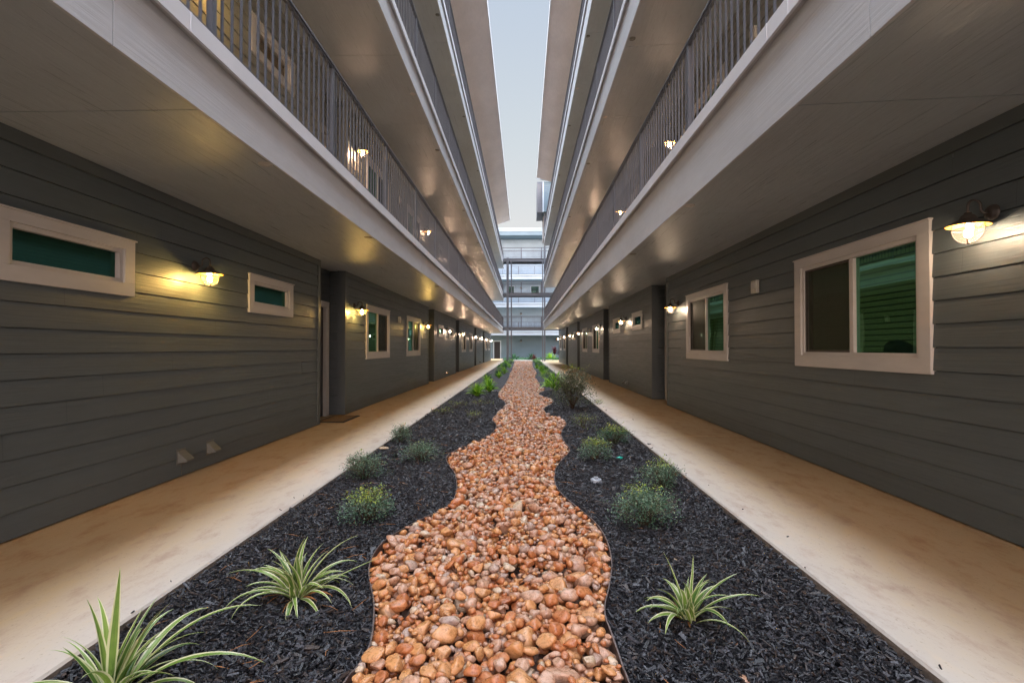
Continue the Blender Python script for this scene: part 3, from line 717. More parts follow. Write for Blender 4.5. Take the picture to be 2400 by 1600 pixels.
m = MB(); m.box((-2.4, 52.4, -.15), (14, YW, -.05)); st_(m.build('soil', M_MULCH))

EL = [(805.5,1600),(832,1565),(859.7,1524),(871,1490),(875.7,1451),(876,1409),(870,1375),(864.5,1342),(867,1318),(875.7,1297.7),(898,1269),(939.5,1240),(984,1215),(1035,1192.5),(1060.6,1173),(1070,1150),(1070.4,1134.7),(1066.6,1109),(1055,1092.6),(1046,1078.6),(1048.7,1068),(1065.3,1055.6),(1083,1046.7),(1100,1041),(1125,1030),(1150,1016),(1162,1003),(1161.6,991.6),(1155,984),(1155,978),(1162.6,972),(1167,963.8),(1178,955),(1184.6,946.6),(1181.7,940),(1172,933),(1167,926),(1172,914),(1180,905),(1186.8,895),(1192,885.3),(1195,876),(1200,867),(1202,860),(1205,851),(1207,846.5)]
ER = [(1475,1600),(1462,1565),(1453,1537),(1433.7,1482.7),(1419,1444),(1418.5,1412.5),(1427,1374),(1434,1323),(1429,1285),(1414.6,1250),(1395.5,1224),(1373,1202),(1341,1176.5),(1312.6,1151),(1301,1130),(1300.5,1108),(1304,1094),(1318,1074.7),(1333,1060),(1335.8,1052),(1330.9,1043.8),(1321,1031),(1316,1018.6),(1317.5,1007),(1325,998),(1328,992),(1321,983.5),(1308.4,977.9),(1290,973),(1279.4,967),(1275,958),(1280,951.5),(1293,944.8),(1297,938),(1283,932),(1268,926.6),(1262,922.3),(1267,918.5),(1276,914),(1276,909),(1266,903.6),(1264,897),(1259,891),(1254,882.7),(1258,873.5),(1250,861.5),(1248,853),(1248,846.5)]
ZE = -.035
def curve(pts):
    P = [G(x, y, ZE) for x, y in pts]; P = [(p.x, p.y) for p in P]
    P = [(P[0][0]+(P[0][0]-P[1][0])*2, P[0][1]-1.0), (P[0][0]+(P[0][0]-P[1][0])*1, P[0][1]-.5)]+P
    out = []
    for i in range(len(P)-1):
        p0 = P[max(i-1, 0)]; p1 = P[i]; p2 = P[i+1]; p3 = P[min(i+2, len(P)-1)]
        for t in (0, .25, .5, .75):
            out.append(tuple(.5*((2*p1[k])+(-p0[k]+p2[k])*t+(2*p0[k]-5*p1[k]+4*p2[k]-p3[k])*t*t+(-p0[k]+3*p1[k]-3*p2[k]+p3[k])*t**3) for k in (0, 1)))
    out.append(P[-1]); return out
CL = curve(EL); CR = curve(ER)
def edge_x(C):
    ys = [c[1] for c in C]; xs = [c[0] for c in C]
    o = np.argsort(ys); return np.array(ys)[o], np.array(xs)[o]
YL_, XL_ = edge_x(CL); YR_, XR_ = edge_x(CR)
xl = lambda y: np.interp(y, YL_, XL_); xr = lambda y: np.interp(y, YR_, XR_)
def edging(C, label):
    m = MB(); n = len(C); vs = []; w = .0035
    for i, c in enumerate(C):
        a = C[max(i-1, 0)]; b = C[min(i+1, n-1)]; dx, dy = b[0]-a[0], b[1]-a[1]; l = math.hypot(dx, dy) or 1; nx, ny = -dy/l*w, dx/l*w
        wz = ZE+.004*math.sin(i*.31)
        vs += [(c[0]-nx, c[1]-ny, -.15), (c[0]-nx, c[1]-ny, wz), (c[0]+nx, c[1]+ny, wz), (c[0]+nx, c[1]+ny, -.15)]
    fs = [(4*i+k, 4*i+k+1, 4*i+k+5, 4*i+k+4) for i in range(n-1) for k in range(3)]
    m.add(vs, fs); return tag(m.build('steel_edging', M_EDGING), label, 'edging', 'steel edging strips')
edging(CL, 'thin rusty steel edging curving along the left side of the stones')
edging(CR, 'thin rusty steel edging curving along the right side of the stones')
# mulch beds: gently bumpy sheets between walk and edging
def bed(s):
    ys = np.concatenate([np.arange(-1.5, 14, .07), np.arange(14, 50.0, .4)]); n = 26; vs = []; fs = []
    for j, y in enumerate(ys):
        a = -L.walk+.001 if s < 0 else xr(y)+.002; b = xl(y)-.002 if s < 0 else Rr.walk-.001
        for i in range(n):
            x = a+(b-a)*i/(n-1); z = -.062+(.045*max(0, i/(n-1)-.15) if s > 0 else 0)+.014*math.sin(x*5+y*1.9)*math.sin(y*2.7-x*3)+random.uniform(-.006, .006)
            vs.append((x, y, z))
    for j in range(len(ys)-1):
        for i in range(n-1): fs.append((j*n+i, j*n+i+1, (j+1)*n+i+1, (j+1)*n+i))
    m = MB(); m.add(vs, fs, 0, True); return st_(m.build('soil', M_MULCH))
bed(-1); bed(1)
m = MB(); m.quad((-1.2, -1.5, -.128), (1.2, -1.5, -.128), (1.2, 50, -.128), (-1.2, 50, -.128)); st_(m.build('stone_bed_base', M_SUBSOIL))

def np_mesh(name, verts, faces, mats, mi=None, smooth=False, tone=None):
    me = bpy.data.meshes.new(name); nv = len(verts); nf = len(faces); k = faces.shape[1]
    me.vertices.add(nv); me.vertices.foreach_set('co', verts.astype(np.float32).ravel())
    me.loops.add(nf*k); me.loops.foreach_set('vertex_index', faces.astype(np.int32).ravel())
    me.polygons.add(nf); me.polygons.foreach_set('loop_start', np.arange(0, nf*k, k, dtype=np.int32))
    for m in mats: me.materials.append(m)
    if mi is not None: me.polygons.foreach_set('material_index', mi.astype(np.int32))
    me.polygons.foreach_set('use_smooth', np.full(nf, smooth))
    if tone is not None:
        a = me.attributes.new('tone', 'FLOAT', 'POINT'); a.data.foreach_set('value', tone.astype(np.float32))
    me.update(calc_edges=True); return me
def np_obj(name, *a, **k):
    o = bpy.data.objects.new(name, np_mesh(name, *a, **k)); col.objects.link(o); return o
def rotm(a, b, c):
    ca, sa, cb, sb, cc, sc = np.cos(a), np.sin(a), np.cos(b), np.sin(b), np.cos(c), np.sin(c)
    Z = np.zeros_like(ca); O = np.ones_like(ca)
    Rz = np.stack([np.stack([ca,-sa,Z],-1),np.stack([sa,ca,Z],-1),np.stack([Z,Z,O],-1)],-2)
    Ry = np.stack([np.stack([cb,Z,sb],-1),np.stack([Z,O,Z],-1),np.stack([-sb,Z,cb],-1)],-2)
    Rx = np.stack([np.stack([O,Z,Z],-1),np.stack([Z,cc,-sc],-1),np.stack([Z,sc,cc],-1)],-2)
    return Rz@Ry@Rx
def chips(ymin, ymax, dens, ln, name):
    V = []; 
    for s in (-1, 1):
        n = int(dens*(ymax-ymin)*1.5); y = rng.uniform(ymin, ymax, n); 
        a = np.where(s < 0, -L.walk+.01, xr(y)+.012); b = np.where(s < 0, xl(y)-.012, Rr.walk-.01)
        x = rng.uniform(-1.9, 1.9, n); ok = (x > a) & (x < b); V.append(np.stack([x[ok], y[ok]], 1))
    P = np.concatenate(V); n0 = len(P); ns = int(6*(ymax-ymin)); ysx = rng.uniform(ymin, ymax, ns); side = rng.integers(0, 3, ns)
    xs_ = np.where(side == 0, -L.walk-rng.exponential(.045, ns), np.where(side == 1, Rr.walk+rng.exponential(.045, ns), rng.uniform(xl(ysx), xr(ysx))))
    P = np.concatenate([P, np.stack([xs_, ysx], 1)]); n = len(P)
    l = ln*rng.lognormal(0, .45, n)*.5; w = l*rng.uniform(.12, .38, n); t = np.full(n, .0022)*rng.uniform(.7, 2.2, n)
    base = np.array([(-1,-1,-1),(1,-.6,-1),(1,.7,-1),(-1,1,-1),(-1,-1,1),(1,-.6,1),(1,.7,1),(-1,1,1)], float)
    sc = np.stack([l, w, t], 1); v = base[None]*sc[:, None]
    v[:, :, 2] += (v[:, :, 0]/l[:, None])**2*l[:, None]*rng.uniform(-.15, .15, n)[:, None]
    Rm = rotm(rng.uniform(0, 2*PI, n), rng.normal(0, .38, n), rng.normal(0, .5, n))
    v = np.einsum('nij,nkj->nki', Rm, v)
    z = -.056+rng.uniform(0, .018, n)+np.where(P[:, 0] > .1, .045*np.clip((P[:, 0]-xr(P[:, 1]))/(Rr.walk-xr(P[:, 1]))-.15, 0, 1), 0)
    z[n0:] = np.where(side == 0, L.z0+.003, np.where(side == 1, Rr.z0+.003, -.012))
    v += np.stack([P[:, 0], P[:, 1], z], 1)[:, None]
    F = np.array([(0,3,2,1),(4,5,6,7),(0,1,5,4),(1,2,6,5),(2,3,7,6),(3,0,4,7)])
    f = (F[None]+(np.arange(n)*8)[:, None, None]).reshape(-1, 4)
    mi = np.repeat(rng.choice(3, n, p=[.66, .22, .12]), 6)
    o = np_obj(name, v.reshape(-1, 3), f, M_CHIPS, mi); tag(o, None, None, None, 'stuff'); return o
QUAL = 1.0
o = chips(1.0, 5.5, 17000*QUAL, .021, 'bark_mulch'); o['label'] = 'black shredded bark mulch covering the beds in the foreground'; o['category'] = 'mulch'
o = chips(5.5, 15, 6000*QUAL, .029, 'bark_mulch'); o['label'] = 'black shredded bark mulch covering the beds farther along'; o['category'] = 'mulch'

# ---------------------------------------------------------------- river stones
def rock_variant(seed, sub):
    r = random.Random(seed); bm = bmesh.new(); bmesh.ops.create_icosphere(bm, subdivisions=sub, radius=1)
    pl = []
    for k in range(r.choice([2, 4, 6, 8])):
        d = Vector((r.gauss(0, 1), r.gauss(0, 1), r.gauss(0, 1))).normalized(); pl.append((d, r.uniform(.5, .84)))
    ph = [Vector((r.uniform(-2, 2), r.uniform(-2, 2), r.uniform(-2, 2))) for _ in range(4)]
    for v in bm.verts:
        p = v.co.copy(); k = 1
        for i, q in enumerate(ph): k += (.09/(1+i*.6))*math.sin(p.dot(q)*1.6*(1+i*.5)+i*2.1)
        p *= k
        for d, h in pl:
            t = p.dot(d)
            if t > h: p -= d*(t-h)*.86
        v.co = p
    V = np.array([v.co[:] for v in bm.verts]); F = np.array([[v.index for v in f.verts] for f in bm.faces]); bm.free()
    V -= V.mean(0); V /= np.abs(V).max(0); return V, F
NV = 16
RV3 = [rock_variant(i, 3) for i in range(NV)]; RV2 = [rock_variant(i, 2) for i in range(NV)]
# settle stones on a height map, big ones first
CELL = .01; HX0, HY0 = -1.0, .6
def drop(y0, y1, spec):
    """spec = list of (count per m2, mean radius, spread); returns rows x y z rx ry rz rot var mat"""
    nx, ny = int(2.0/CELL), int((y1-y0)/CELL)+1
    H = np.full((nx, ny), -.118, np.float32); out = []
    X, Y = np.meshgrid(HX0+np.arange(nx)*CELL, y0+np.arange(ny)*CELL, indexing='ij')
    for cnt_, mr, sp in spec:
        n = int(cnt_*(y1-y0)*1.1)
        for _ in range(n):
            y = random.uniform(y0, y1); a, b = float(xl(y)), float(xr(y)); x = random.uniform(a, b)
            if random.random() > (b-a)/1.25: continue
            r = mr*random.lognormvariate(0, sp)
            r = min(r, .095)
            x = min(max(x, a+r*.95), b-r*.95)
            ra = r*random.uniform(.95, 1.35); rb_ = r*random.uniform(.7, 1.0); rc = r*random.uniform(.5, .85); th = random.uniform(0, PI)
            i0 = max(0, int((x-ra-HX0)/CELL)); i1 = min(nx, int((x+ra-HX0)/CELL)+2); j0 = max(0, int((y-ra-y0)/CELL)); j1 = min(ny, int((y+ra-y0)/CELL)+2)
            if i1 <= i0 or j1 <= j0: continue
            dx = X[i0:i1, j0:j1]-x; dy = Y[i0:i1, j0:j1]-y
            u = (dx*math.cos(th)+dy*math.sin(th))/ra; v = (-dx*math.sin(th)+dy*math.cos(th))/rb_
            q = 1-u*u-v*v; ok = q > .05
            if not ok.any(): continue
            h = H[i0:i1, j0:j1]; sq = np.sqrt(np.maximum(q, 0))*rc
            # rest where the underside just touches, sunk a little between its neighbours
            zc = float(np.percentile((h+sq*.9)[ok], 72))
            if zc > -.045+rc*.25+(mr*.3): continue
            h[ok] = np.maximum(h[ok], (zc+sq)[ok]); out.append((x, y, zc, ra, rb_, rc, th))
    return np.array(out)
def mats_for(n, y):
    out = np.empty(n, int); u = rng.random(n); f = np.clip((y-3)/9, 0, 1)[:, None]
    P = np.cumsum((1-f)*np.array([.34, .28, .28, .06, .04])+f*np.array([.13, .12, .45, .20, .10]), axis=1)  # stones turn pinker and paler with distance: sky sheen put into their colour
    return np.minimum((u[:, None] > P).sum(1), 4)
A = drop(1.35, 7.0, [(8, .063, .12), (95, .045, .17), (260, .035, .17), (420, .026, .2), (900, .016, .2)])
B = drop(7.0, 20.0, [(9, .062, .15), (130, .045, .18), (330, .032, .2), (300, .022, .2)])
C_ = drop(20.0, 49.9, [(120, .050, .2), (200, .036, .2)])
def place(rows, variants, name, mats_i, vi, tl):
    Vs = []; Fs = []; Ms = []; off = 0; n = len(rows)
    Rm = rotm(rows[:, 6], tl[:, 0], tl[:, 1])
    for k in range(NV):
        idx = np.where(vi == k)[0]
        if not len(idx): continue
        V, F = variants[k]; v = V[None]*rows[idx, 3:6][:, None]; v = np.einsum('nij,nkj->nki', Rm[idx], v)+rows[idx, :3][:, None]
        Vs.append(v.reshape(-1, 3)); Fs.append((F[None]+(np.arange(len(idx))*len(V))[:, None, None]).reshape(-1, 3)+off)
        Ms.append(np.repeat(mats_i[idx], len(F))); off += len(V)*len(idx)
    o = np_obj(name, np.concatenate(Vs), np.concatenate(Fs), M_ROCKS, np.concatenate(Ms), True)
    return tag(o, None, None, None, 'stuff')
# image size of each stone decides which are objects of their own
size = A[:, 3]*A[:, 4]/A[:, 1]**2*np.clip((A[:, 2]+.12)*10, .2, 1)*(A[:, 1] > 1.95)*(np.abs(A[:, 0]) < 1.1)
order = np.argsort(-size); own = order[:296]; rest = order[296:]
mi = mats_for(len(A), A[:, 1]); vi = rng.integers(0, NV, len(A)); tl = rng.normal(0, .22, (len(A), 2))
RM = {}
Rm_ = rotm(A[:, 6], tl[:, 0], tl[:, 1])
ymed = float(np.median(A[own, 1]))
for q, k in enumerate(own):
    key = (int(vi[k]), int(mi[k]))
    if key not in RM: V, F = RV3[key[0]]; RM[key] = np_mesh('river_stone', V, F, [M_ROCKS[key[1]]], None, True)
    o = bpy.data.objects.new('river_stone', RM[key]); col.objects.link(o)
    mm = Matrix(Rm_[k].tolist()).to_4x4() @ Matrix.Diagonal((A[k, 3], A[k, 4], A[k, 5], 1)); mm.translation = A[k, :3]; o.matrix_world = mm
    side = 'left' if A[k, 0] < -.12 else 'right' if A[k, 0] > .28 else 'middle'
    dist_ = 'nearest stretch' if A[k, 1] < 2.5 else 'near stretch'
    tag(o, f'{ROCKW[key[1]]} river stone in the {side} of the {dist_} of the stone bed', 'stone', f'{ROCKW[key[1]]} river stones, {side}, {dist_}')
place(A[rest], RV2, 'river_stones', mi[rest], vi[rest], tl[rest])['label'] = 'smaller orange and brown river stones filling the near bed'
RV1 = [rock_variant(i, 1) for i in range(NV)]
place(B, RV2, 'river_stones', mats_for(len(B), B[:, 1]), rng.integers(0, NV, len(B)), rng.normal(0, .25, (len(B), 2)))['label'] = 'rounded orange-brown river stones in the middle of the bed'
place(C_, RV1, 'river_stones', mats_for(len(C_), C_[:, 1]), rng.integers(0, NV, len(C_)), rng.normal(0, .25, (len(C_), 2)))['label'] = 'rounded pinkish river stones in the far bed'

# ---------------------------------------------------------------- plants
def ribbon(mb, base, az, length, width, lift, droop, nseg=12, cols=None, twist=0, fold=.25, tone=.5, rnd=random):
    """arching strap leaf; cols = list of (t0, t1, material)"""
    if cols is None: cols = [(-1, 0, 0), (0, 1, 0)]
    p = Vector(base); el = lift; d = Vector((math.cos(az), math.sin(az), 0)); side0 = Vector((-math.sin(az), math.cos(az), 0)); rows = []
    ts = sorted({t for c in cols for t in c[:2]}); wob = rnd.uniform(-.5, .5)
    for i in range(nseg+1):
        t = i/nseg; w = width*(.45+.9*math.sin(min(1, t*1.5+.12)*PI*.5))*(1-max(0, t-.45)/.55)**.75 if t < 1 else .0004
        az_ = az+wob*t*t; dd = Vector((math.cos(az_), math.sin(az_), 0)); sd_ = Vector((-math.sin(az_), math.cos(az_), 0))
        up = Vector((0, 0, 1)); tdir = dd*math.cos(el)+up*math.sin(el); nrm = sd_.cross(tdir)*-1
        tw = twist*t; sv = sd_*math.cos(tw)+nrm*math.sin(tw)
        rows.append([p+sv*(w*.5*u)-nrm*(-abs(u)*w*fold) for u in ts])
        el -= droop*(.35+1.3*t)/nseg; p = p+tdir*(length/nseg)
    n = len(ts)
    for a, b, mi_ in cols:
        ia, ib = ts.index(a), ts.index(b); vs = []
        for r in rows: vs += [r[ia], r[ib]]
        mb.add(vs, [(2*i, 2*i+1, 2*i+3, 2*i+2) for i in range(nseg)], mi_, True, tone)
FC = [(-1, -.62, 1), (-.62, 0, 0), (0, .62, 0), (.62, 1, 1)]
def flax(base, n, ln, label, seed, extra=()):
    r = random.Random(seed); t = empty('variegated_flax', base); m = MB()
    for k in range(n):
        az = r.uniform(0, 2*PI); f = (k+.5)/n
        lift = PI*.5-.12-f*.95+r.uniform(-.12, .12); l = ln*r.uniform(.7, 1.1)*(1 if f > .25 else .9)
        ribbon(m, (r.uniform(-.025, .025), r.uniform(-.025, .025), -.01), az, l, r.uniform(.017, .026), lift, .5+f*1.5+r.uniform(-.2, .5), 12, FC, r.uniform(-.5, .5), .22, r.uniform(.2, .9), r)
    for az, l, w, lift, droop in extra: ribbon(m, (0, 0, -.01), az, l, w, lift, droop, 14, FC, .1, .22, .6, r)
    m.build('leaves', [M_FLAXG, M_FLAXC], t)
    m = MB()
    for k in range(max(5, n//6)):
        ribbon(m, (0, 0, .0), r.uniform(0, 2*PI), r.uniform(.10, .22), .009, r.uniform(.1, .5), r.uniform(.6, 1.6), 8, None, 1, .2, .5, r)
    m.build('dry_leaves', M_DRY, t)
    m = MB(); m.lathe([(.0, .012), (.05, .006), (.09, -.01), (.11, -.03)], (0, 0, 0), 14); m.build('root_mound', M_ROOT, t)
    tag(t, label, 'plant', 'cream-striped strap-leaved plants'); return t
p = G(255, 1655, -.05); flax(p, 46, .43, 'large cream-striped strap-leaved plant in the near left corner beside the walk', 11, [(1.75, .50, .03, 1.45, .05), (.05, .62, .025, .75, 1.6), (.5, .62, .022, .95, 1.3)])
p = G(697, 1402, -.05); flax(p, 42, .38, 'bushy cream-striped strap-leaved plant left of the stones with dry orange leaves', 23, [(.35, .46, .02, 1.1, .9), (.05, .5, .012, .55, .35), (3.0, .44, .018, .75, 1.3)])
p = G(1612, 1455, -.05); flax(p, 27, .33, 'single cream-striped strap-leaved plant on the right mulch bed', 37, [(-.25, .40, .017, .85, 1.3), (2.2, .34, .013, 1.25, .3), (1.0, .32, .013, 1.15, .4)])

def leafy(base, rx, ry, h, nleaf, leaf, label, seed, mats, tips=.15, name='shrub', cat='shrub', group='small rounded shrubs in the mulch', nstem=26, z0=.015, up=.3, squash=.75):
    r = random.Random(seed); t = empty(name, base); st = MB(); fo = MB()
    ends = []
    for k in range(nstem):
        az = r.uniform(0, 2*PI); rad = math.sqrt(r.random()); hz = h*(squash+(1-squash)*r.random())*math.sqrt(max(.1, 1-.75*rad*rad))*r.uniform(.8, 1.12)
        e_ = Vector((rx*rad*math.cos(az), ry*rad*math.sin(az), hz)); mid = e_*.5+Vector((r.uniform(-.02, .02), r.uniform(-.02, .02), .03))
        b0 = Vector((r.uniform(-.02, .02), r.uniform(-.02, .02), -.02)); st.tube([b0, mid, e_], [.0035, .0022, .0012], 5); ends.append((b0, mid, e_))
        for j in range(3):
            q = mid.lerp(e_, r.uniform(0, .7)); e2 = q+Vector((r.gauss(0, rx*.28), r.gauss(0, ry*.28), r.uniform(.02, h*.3))); st.tube([q, e2], [.0018, .0009], 4); ends.append((q, (q+e2)/2, e2))
    st.build('stems', M_STEM, t)
    lump = [(r.uniform(0, 2*PI), r.uniform(.6, 1.45)) for _ in range(7)]
    for k in range(nleaf):
        if r.random() < .5:
            b0, mid, e_ = r.choice(ends); u = r.random()**.6; q = (b0.lerp(mid, u*2) if u < .5 else mid.lerp(e_, u*2-1)) if b0.z < .0 else b0.lerp(e_, u)
        else:
            a = r.uniform(0, 2*PI); el = math.asin(r.random()**.8); rr = r.uniform(.55, 1.02)
            f = 1+sum((g-1)*max(0, math.cos(a-c))**6 for c, g in lump)
            q = Vector((rx*rr*f*math.cos(a)*math.cos(el), ry*rr*f*math.sin(a)*math.cos(el), h*rr*(.10+.86*math.sin(el))*(.8+.2*f)))
        if q.z < z0: q.z = z0+r.random()*.05
        q = q+Vector((r.gauss(0, .016), r.gauss(0, .016), r.gauss(0, .014)))
        l = leaf*r.uniform(.6, 1.3); a = r.uniform(0, 2*PI); el = r.uniform(-.3, 1.1); d = Vector((math.cos(a)*math.cos(el), math.sin(a)*math.cos(el), math.sin(el)))
        sd_ = d.cross(Vector((r.uniform(-.5, .5), r.uniform(-.5, .5), 1))).normalized(); nn = d.cross(sd_)*-.12*l; w = l*.28
        tip = q.z > h*(1-tips*1.7) and r.random() < .75
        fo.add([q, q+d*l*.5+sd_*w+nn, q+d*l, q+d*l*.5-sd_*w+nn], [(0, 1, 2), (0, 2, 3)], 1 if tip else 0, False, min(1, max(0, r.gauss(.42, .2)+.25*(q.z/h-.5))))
    fo.build('foliage', mats, t); tag(t, label, cat, group); return t
def shrub_at(px, py, wpx, hpx, n, label, seed, tips=.12, mats=(M_SHRUB, M_SHRUBY), leaf=.0175, **k):
    """px, py = foot of the plant in the photograph; wpx, hpx = its size there"""
    b = G(px, py-hpx*.16, -.05 if px < 1227 else -.03); sc = b.y/FPX; return leafy(b, wpx*sc*.52, wpx*sc*.42, hpx*sc*.95, n, leaf, label, seed, list(mats), tips, **k)
shrub_at(857, 1232, 130, 82, 3000, 'rounded shrub with yellow-green tips left of the stones, nearest of the left shrubs', 1, .2)
shrub_at(853, 1133, 98, 70, 2300, 'dense dark green shrub against the left walk behind the yellow-tipped one', 2, .03)
shrub_at(985, 1088, 92, 50, 2000, 'grey-green shrub alone in the middle of the left bed', 3, .03)
shrub_at(940, 1044, 60, 45, 1500, 'small grey-green shrub beside a flat stone at the left walk', 4, .03)
shrub_at(1512, 1245, 152, 100, 3600, 'largest rounded shrub on the right bed, green with brown stems', 5, .12)
shrub_at(1555, 1158, 95, 75, 2200, 'shrub leaning over the right walk edge behind the largest one', 6, .14)
shrub_at(1395, 1085, 92, 55, 2200, 'low yellow-tipped shrub behind the white pipe cap', 7, .2)
shrub_at(1440, 1048, 85, 50, 2000, 'fresh green shrub close to the right walk', 8, .2, mats=(M_DEEP, M_SHRUBY))
shrub_at(1368, 1010, 75, 38, 420, 'sparse yellow-green seedling shrub with open twigs', 9, .8, nstem=12)
shrub_at(1342, 975, 96, 108, 5200, 'tall open olive shrub standing over the right bed', 10, .06, mats=(M_OLIVE, M_SHRUBY), leaf=.036, name='tall_shrub', group='taller shrubs', nstem=46, z0=.06)
# thin ground plants in the left bed
for k, (x, y, w, h) in enumerate(((1035, 975, 60, 18), (1065, 960, 70, 20), (1110, 985, 50, 22), (1130, 955, 55, 20), (1400, 955, 40, 18))):
    shrub_at(x, y, w, h, 240, ['wispy low seedling plant nearest the left walk in the mulch', 'wispy low seedling plant second from the left walk', 'wispy low seedling plant closest to the left stones', 'wispy low seedling plant before the bright fern clump', 'wispy low seedling plant on the right bed past the tall shrub'][k], 40+k, .4, mats=(M_OLIVE, M_SHRUBY), leaf=.02, nstem=9, z0=.0, name='seedling_plant', cat='plant', group='wispy seedlings')
def clump(base, n, ln, label, seed, mat, width=.02, group='bright green fern clumps', name='fern_clump', lift=.9, droop=1.3, cat='plant'):
    r = random.Random(seed); m = MB()
    for k in range(n):
        f = (k+.5)/n
        ribbon(m, (r.uniform(-.03, .03), r.uniform(-.03, .03), -.01), r.uniform(0, 2*PI), ln*r.uniform(.7, 1.15), width*r.uniform(.7, 1.2), PI*.48-f*lift, droop*(.3+f)+r.uniform(-.2, .4), 7, None, r.uniform(-.6, .6), .2, r.uniform(.1, 1), r)
    o = m.build(name, mat, None, base); return tag(o, label, cat, group)
def clump_at(px, py, n, hpx, *a, **k):
    b = G(px, py, -.05); return clump(b, n, hpx*b.y/FPX*1.25, *a, **k)
clump_at(1118, 928, 110, 28, 'bright lime fern clump nearest on the left bed', 51, M_FERN, .026)
clump_at(1147, 918, 110, 26, 'bright lime fern clump just behind the nearest on the left bed', 52, M_FERN, .026)
clump_at(1303, 915, 150, 40, 'big bright lime fern clump left of the tall olive shrub', 53, M_FERN, .028)
clump_at(1282, 906, 40, 22, 'small lime fern clump at the stone edge on the right bed', 54, M_FERN, .026)
# far planting on both beds, mixed kinds
far = []
r = random.Random(99)
for s, y0 in ((-1, 18.2), (1, 17.2)):
    y = y0; k = 0
    while y < 49:
        a, b = (-L.walk+.25, float(xl(y))-.2) if s < 0 else (float(xr(y))+.2, Rr.walk-.25)
        x = (a+b)/2+(b-a)*r.uniform(-.5, .5); kind = r.choice(['fern', 'fern', 'shrub', 'grass'])
        far.append((s, x, y, kind)); y += r.uniform(.45, 1.0)+(.5 if y < 24 else 0); k += 1
kc = {}
for s, x, y, kind in far:
    c = kc[(s, kind)] = kc.get((s, kind), -1)+1
    nm = 'left' if s < 0 else 'right'; rank = ORD[c] if c < 16 else 'later'
    base = (x, y, -.05)
    if kind == 'fern': clump(base, 56, r.uniform(.26, .40), f'lime fern clump {rank} along the far {nm} bed', 200+c+int(y), M_FERN, .022, f'far lime fern clumps on the {nm} bed')
    elif kind == 'grass': clump(base, 56, r.uniform(.24, .38), f'deep green leafy clump {rank} along the far {nm} bed', 300+c+int(y), M_DEEP, .020, f'far deep green clumps on the {nm} bed', 'leafy_clump')
    else: leafy(base, .27, .24, r.uniform(.26, .36), 900, .03, f'grey-green shrub {rank} along the far {nm} bed', 400+c+int(y), [M_SHRUB, M_SHRUBY], .1, group=f'far grey-green shrubs on the {nm} bed', nstem=12)
# planting at the foot of the rear wing
m = MB(); r = random.Random(5)
for k in range(2600):
    x = r.uniform(-2.2, 6.5); y = r.uniform(52.6, 59.2)
    if r.random() < .3 and x < 2: continue
    ribbon(m, (x, y, -.05), r.uniform(0, 2*PI), r.uniform(.15, .4), .05, r.uniform(.6, 1.4), r.uniform(.5, 1.8), 4, None, 0, .2, r.random(), r)
tag(m.build('ground_cover', M_DEEP), 'bright green ground cover at the foot of the far wing', 'ground cover', None, 'stuff')
for k, (x, y, h) in enumerate(((-1.0, 54.5, .9), (.9, 54.2, .85), (2.9, 53.8, 1.0))):
    clump((x, y, -.05), 40, h, ['broad dark green agave-like plant at the far left column', 'broad dark green agave-like plant at the far end of the stones', 'broad bright green agave-like plant below the maroon plants'][k], 70+k, M_DEEP if k < 2 else M_FERN, .09, 'broad-leaved plants at the far wing', 'agave_plant', 1.1, .5)
def cordy(x, y, h, label, seed):
    t = empty('cordyline', (x, y, -.05)); r = random.Random(seed); m = MB(); m.tube([(0, 0, 0), (.02, 0, h*.5), (0, .02, h)], [.03, .022, .018], 6); m.build('stem', M_STEM, t)
    m = MB()
    for k in range(70): ribbon(m, (0, 0, h*r.uniform(.45, 1)), r.uniform(0, 2*PI), r.uniform(.45, .75), .085, r.uniform(.2, 1.4), r.uniform(.6, 1.5), 6, None, 0, .2, r.random(), r)
    m.build('leaves', M_RED, t); tag(t, label, 'plant', 'maroon cordylines at the far wing')
cordy(3.55, 57.0, 1.15, 'tall maroon cordyline before the far blue wall', 1); cordy(4.3, 57.0, .85, 'shorter maroon cordyline partly behind the right wall end', 2)
clump((1.0, 49.2, -.05), 26, .8, 'purple-grey upright plant at the far end of the right bed', 81, M_RED, .05, 'upright dark plants', 'upright_plant', .6, .4)

# ---------------------------------------------------------------- small things in the mulch
p = G(1397, 1126, -.025); t = empty('pipe_cap', p)
m = MB(); m.lathe([(.055, -.03), (.055, .012), (.052, .018), (.03, .020), (.0, .020)], (0, 0, 0), 28); m.build('cleanout_rim', M_PVC, t)
m = MB(); m.box((-.019, -.019, .020), (.019, .019, .040)); m.build('plug_nut', M_PVC, t, bevel=.003)
tag(t, 'white plastic cleanout cap with square plug in the right mulch', 'pipe cap')
p = G(1452, 1073, -.02); m = MB(); vs = []
for k in range(10): a = 2*PI*k/10; vs.append((.045*math.cos(a)*(1+.2*math.sin(3*a)), .03*math.sin(a), .004+.006*math.sin(2*a)))
m.add(vs+[(0, 0, .022)]+[(v[0]*.95, v[1]*.95, v[2]-.003) for v in vs], [(k, (k+1)%10, 10) for k in range(10)]+[(11+k, 11+(k+1)%10, (k+1)%10, k) for k in range(10)], 0, True)
tag(m.build('plastic_scrap', M_TEAL, None, p), 'crumpled teal plastic scrap beside the low yellow-tipped shrub', 'litter')
V, F = RV3[3]
def single_stone(px, py, sz, mk, label, z=-.03, var=3):
    p = G(px, py, z); V, F = RV3[var]; o = np_obj('loose_stone', V*np.array(sz), F, [M_ROCKS[mk]], None, True); o.location = p; o.rotation_euler.z = px % 3; tag(o, label, 'stone')
single_stone(900, 1050, (.075, .045, .02), 4, 'flat cream stone lying at the edge of the left walk', -.035)
single_stone(1583, 1312, (.02, .016, .012), 4, 'small white pebble on the mulch behind the right striped plant', -.04)
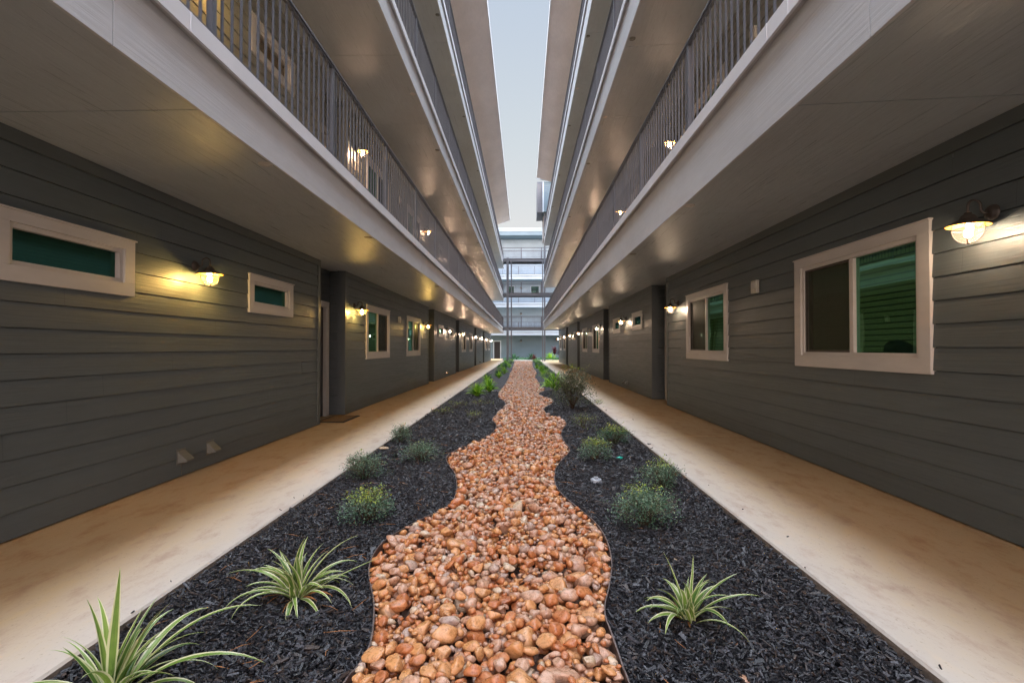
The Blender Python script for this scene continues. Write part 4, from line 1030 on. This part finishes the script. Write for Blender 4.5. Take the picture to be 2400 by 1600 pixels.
single_stone(1745, 1592, (.028, .02, .010), 2, 'flat pink pebble on the mulch at the bottom right', -.04)
single_stone(1655, 1178, (.03, .02, .014), 2, 'tan pebble near the right walk beside the shrub', -.04)
# twigs and straw on the mulch
m = MB(); r = random.Random(17)
for k in range(150):
    y = 1.9+r.random()**1.5*7; s = r.choice((-1, 1)); a, b = (-L.walk+.05, float(xl(y))-.05) if s < 0 else (float(xr(y))+.05, Rr.walk-.05)
    x = r.uniform(a, b); an = r.uniform(0, PI); l = r.uniform(.02, .075); c = Vector((x, y, -.038)); d = Vector((math.cos(an), math.sin(an), r.uniform(-.1, .15)))*l
    m.tube([c-d, c+Vector((r.gauss(0, .006), r.gauss(0, .006), .006)), c+d], [.0012, .0016, .0008], 4)
tag(m.build('twigs', M_DRY), 'thin tan twigs and straw scattered on the black mulch', 'twigs', None, 'stuff')

# ---------------------------------------------------------------- light
AFTER = 8.5; SKYS = .212
w = bpy.data.worlds.new('World'); scn.world = w; w.use_nodes = True; nt = w.node_tree
bg = nt.nodes['Background']
sky = nt.nodes.new('ShaderNodeTexSky'); sky.sky_type = 'NISHITA'; sky.sun_disc = False
sky.sun_elevation = R(9); sky.sun_rotation = R(180); sky.air_density = 1.0; sky.dust_density = 2.0; sky.ozone_density = 1.6
tc = nt.nodes.new('ShaderNodeTexCoord'); sp = nt.nodes.new('ShaderNodeSeparateXYZ'); nt.links.new(tc.outputs['Generated'], sp.inputs[0])
# pale horizon turning blue overhead, as after sunset, with the afterglow behind the camera
rz = ramp(nt, [(.0, (.80, .73, .67)), (.22, (.74, .70, .66)), (.38, (.64, .67, .675)), (.60, (.54, .61, .71)), (1, (.46, .57, .80))], sp.outputs['Z'])
my = N(nt, 'ShaderNodeMath', operation='MULTIPLY_ADD'); my.inputs[1].default_value = -.5; my.inputs[2].default_value = .5; nt.links.new(sp.outputs['Y'], my.inputs[0])
rb_ = ramp(nt, [(.0, (1, 1, 1)), (.42, (1, 1, 1)), (.75, (AFTER*.75, AFTER*.68, AFTER*.70)), (1, (AFTER, AFTER*.84, AFTER*.84))], my.outputs[0])
c1 = mixc(nt, 1, rz.outputs[0], rb_.outputs[0], 'MULTIPLY')
c2 = mixc(nt, .04, c1, sky.outputs[0])
nt.links.new(c2, bg.inputs[0]); bg.inputs[1].default_value = SKYS
sun = bpy.data.lights.new('sun', 'SUN'); sun.energy = 4.1; sun.angle = R(75); sun.color = (.82, .90, 1)
so = bpy.data.objects.new('sun', sun); col.objects.link(so); so.rotation_euler = (R(-12), 0, 0)
scn.render.engine = 'CYCLES'
scn.cycles.use_denoising = True
try: scn.cycles.denoiser = 'OPENIMAGEDENOISE'
except Exception: pass
scn.cycles.max_bounces = 8; scn.cycles.diffuse_bounces = 5; scn.cycles.glossy_bounces = 4; scn.cycles.transparent_max_bounces = 12
scn.cycles.sample_clamp_indirect = 6; scn.cycles.caustics_reflective = False; scn.cycles.caustics_refractive = False
scn.view_settings.view_transform = 'Standard'; scn.view_settings.look = 'None'; scn.view_settings.exposure = 2.2; scn.view_settings.gamma = 1
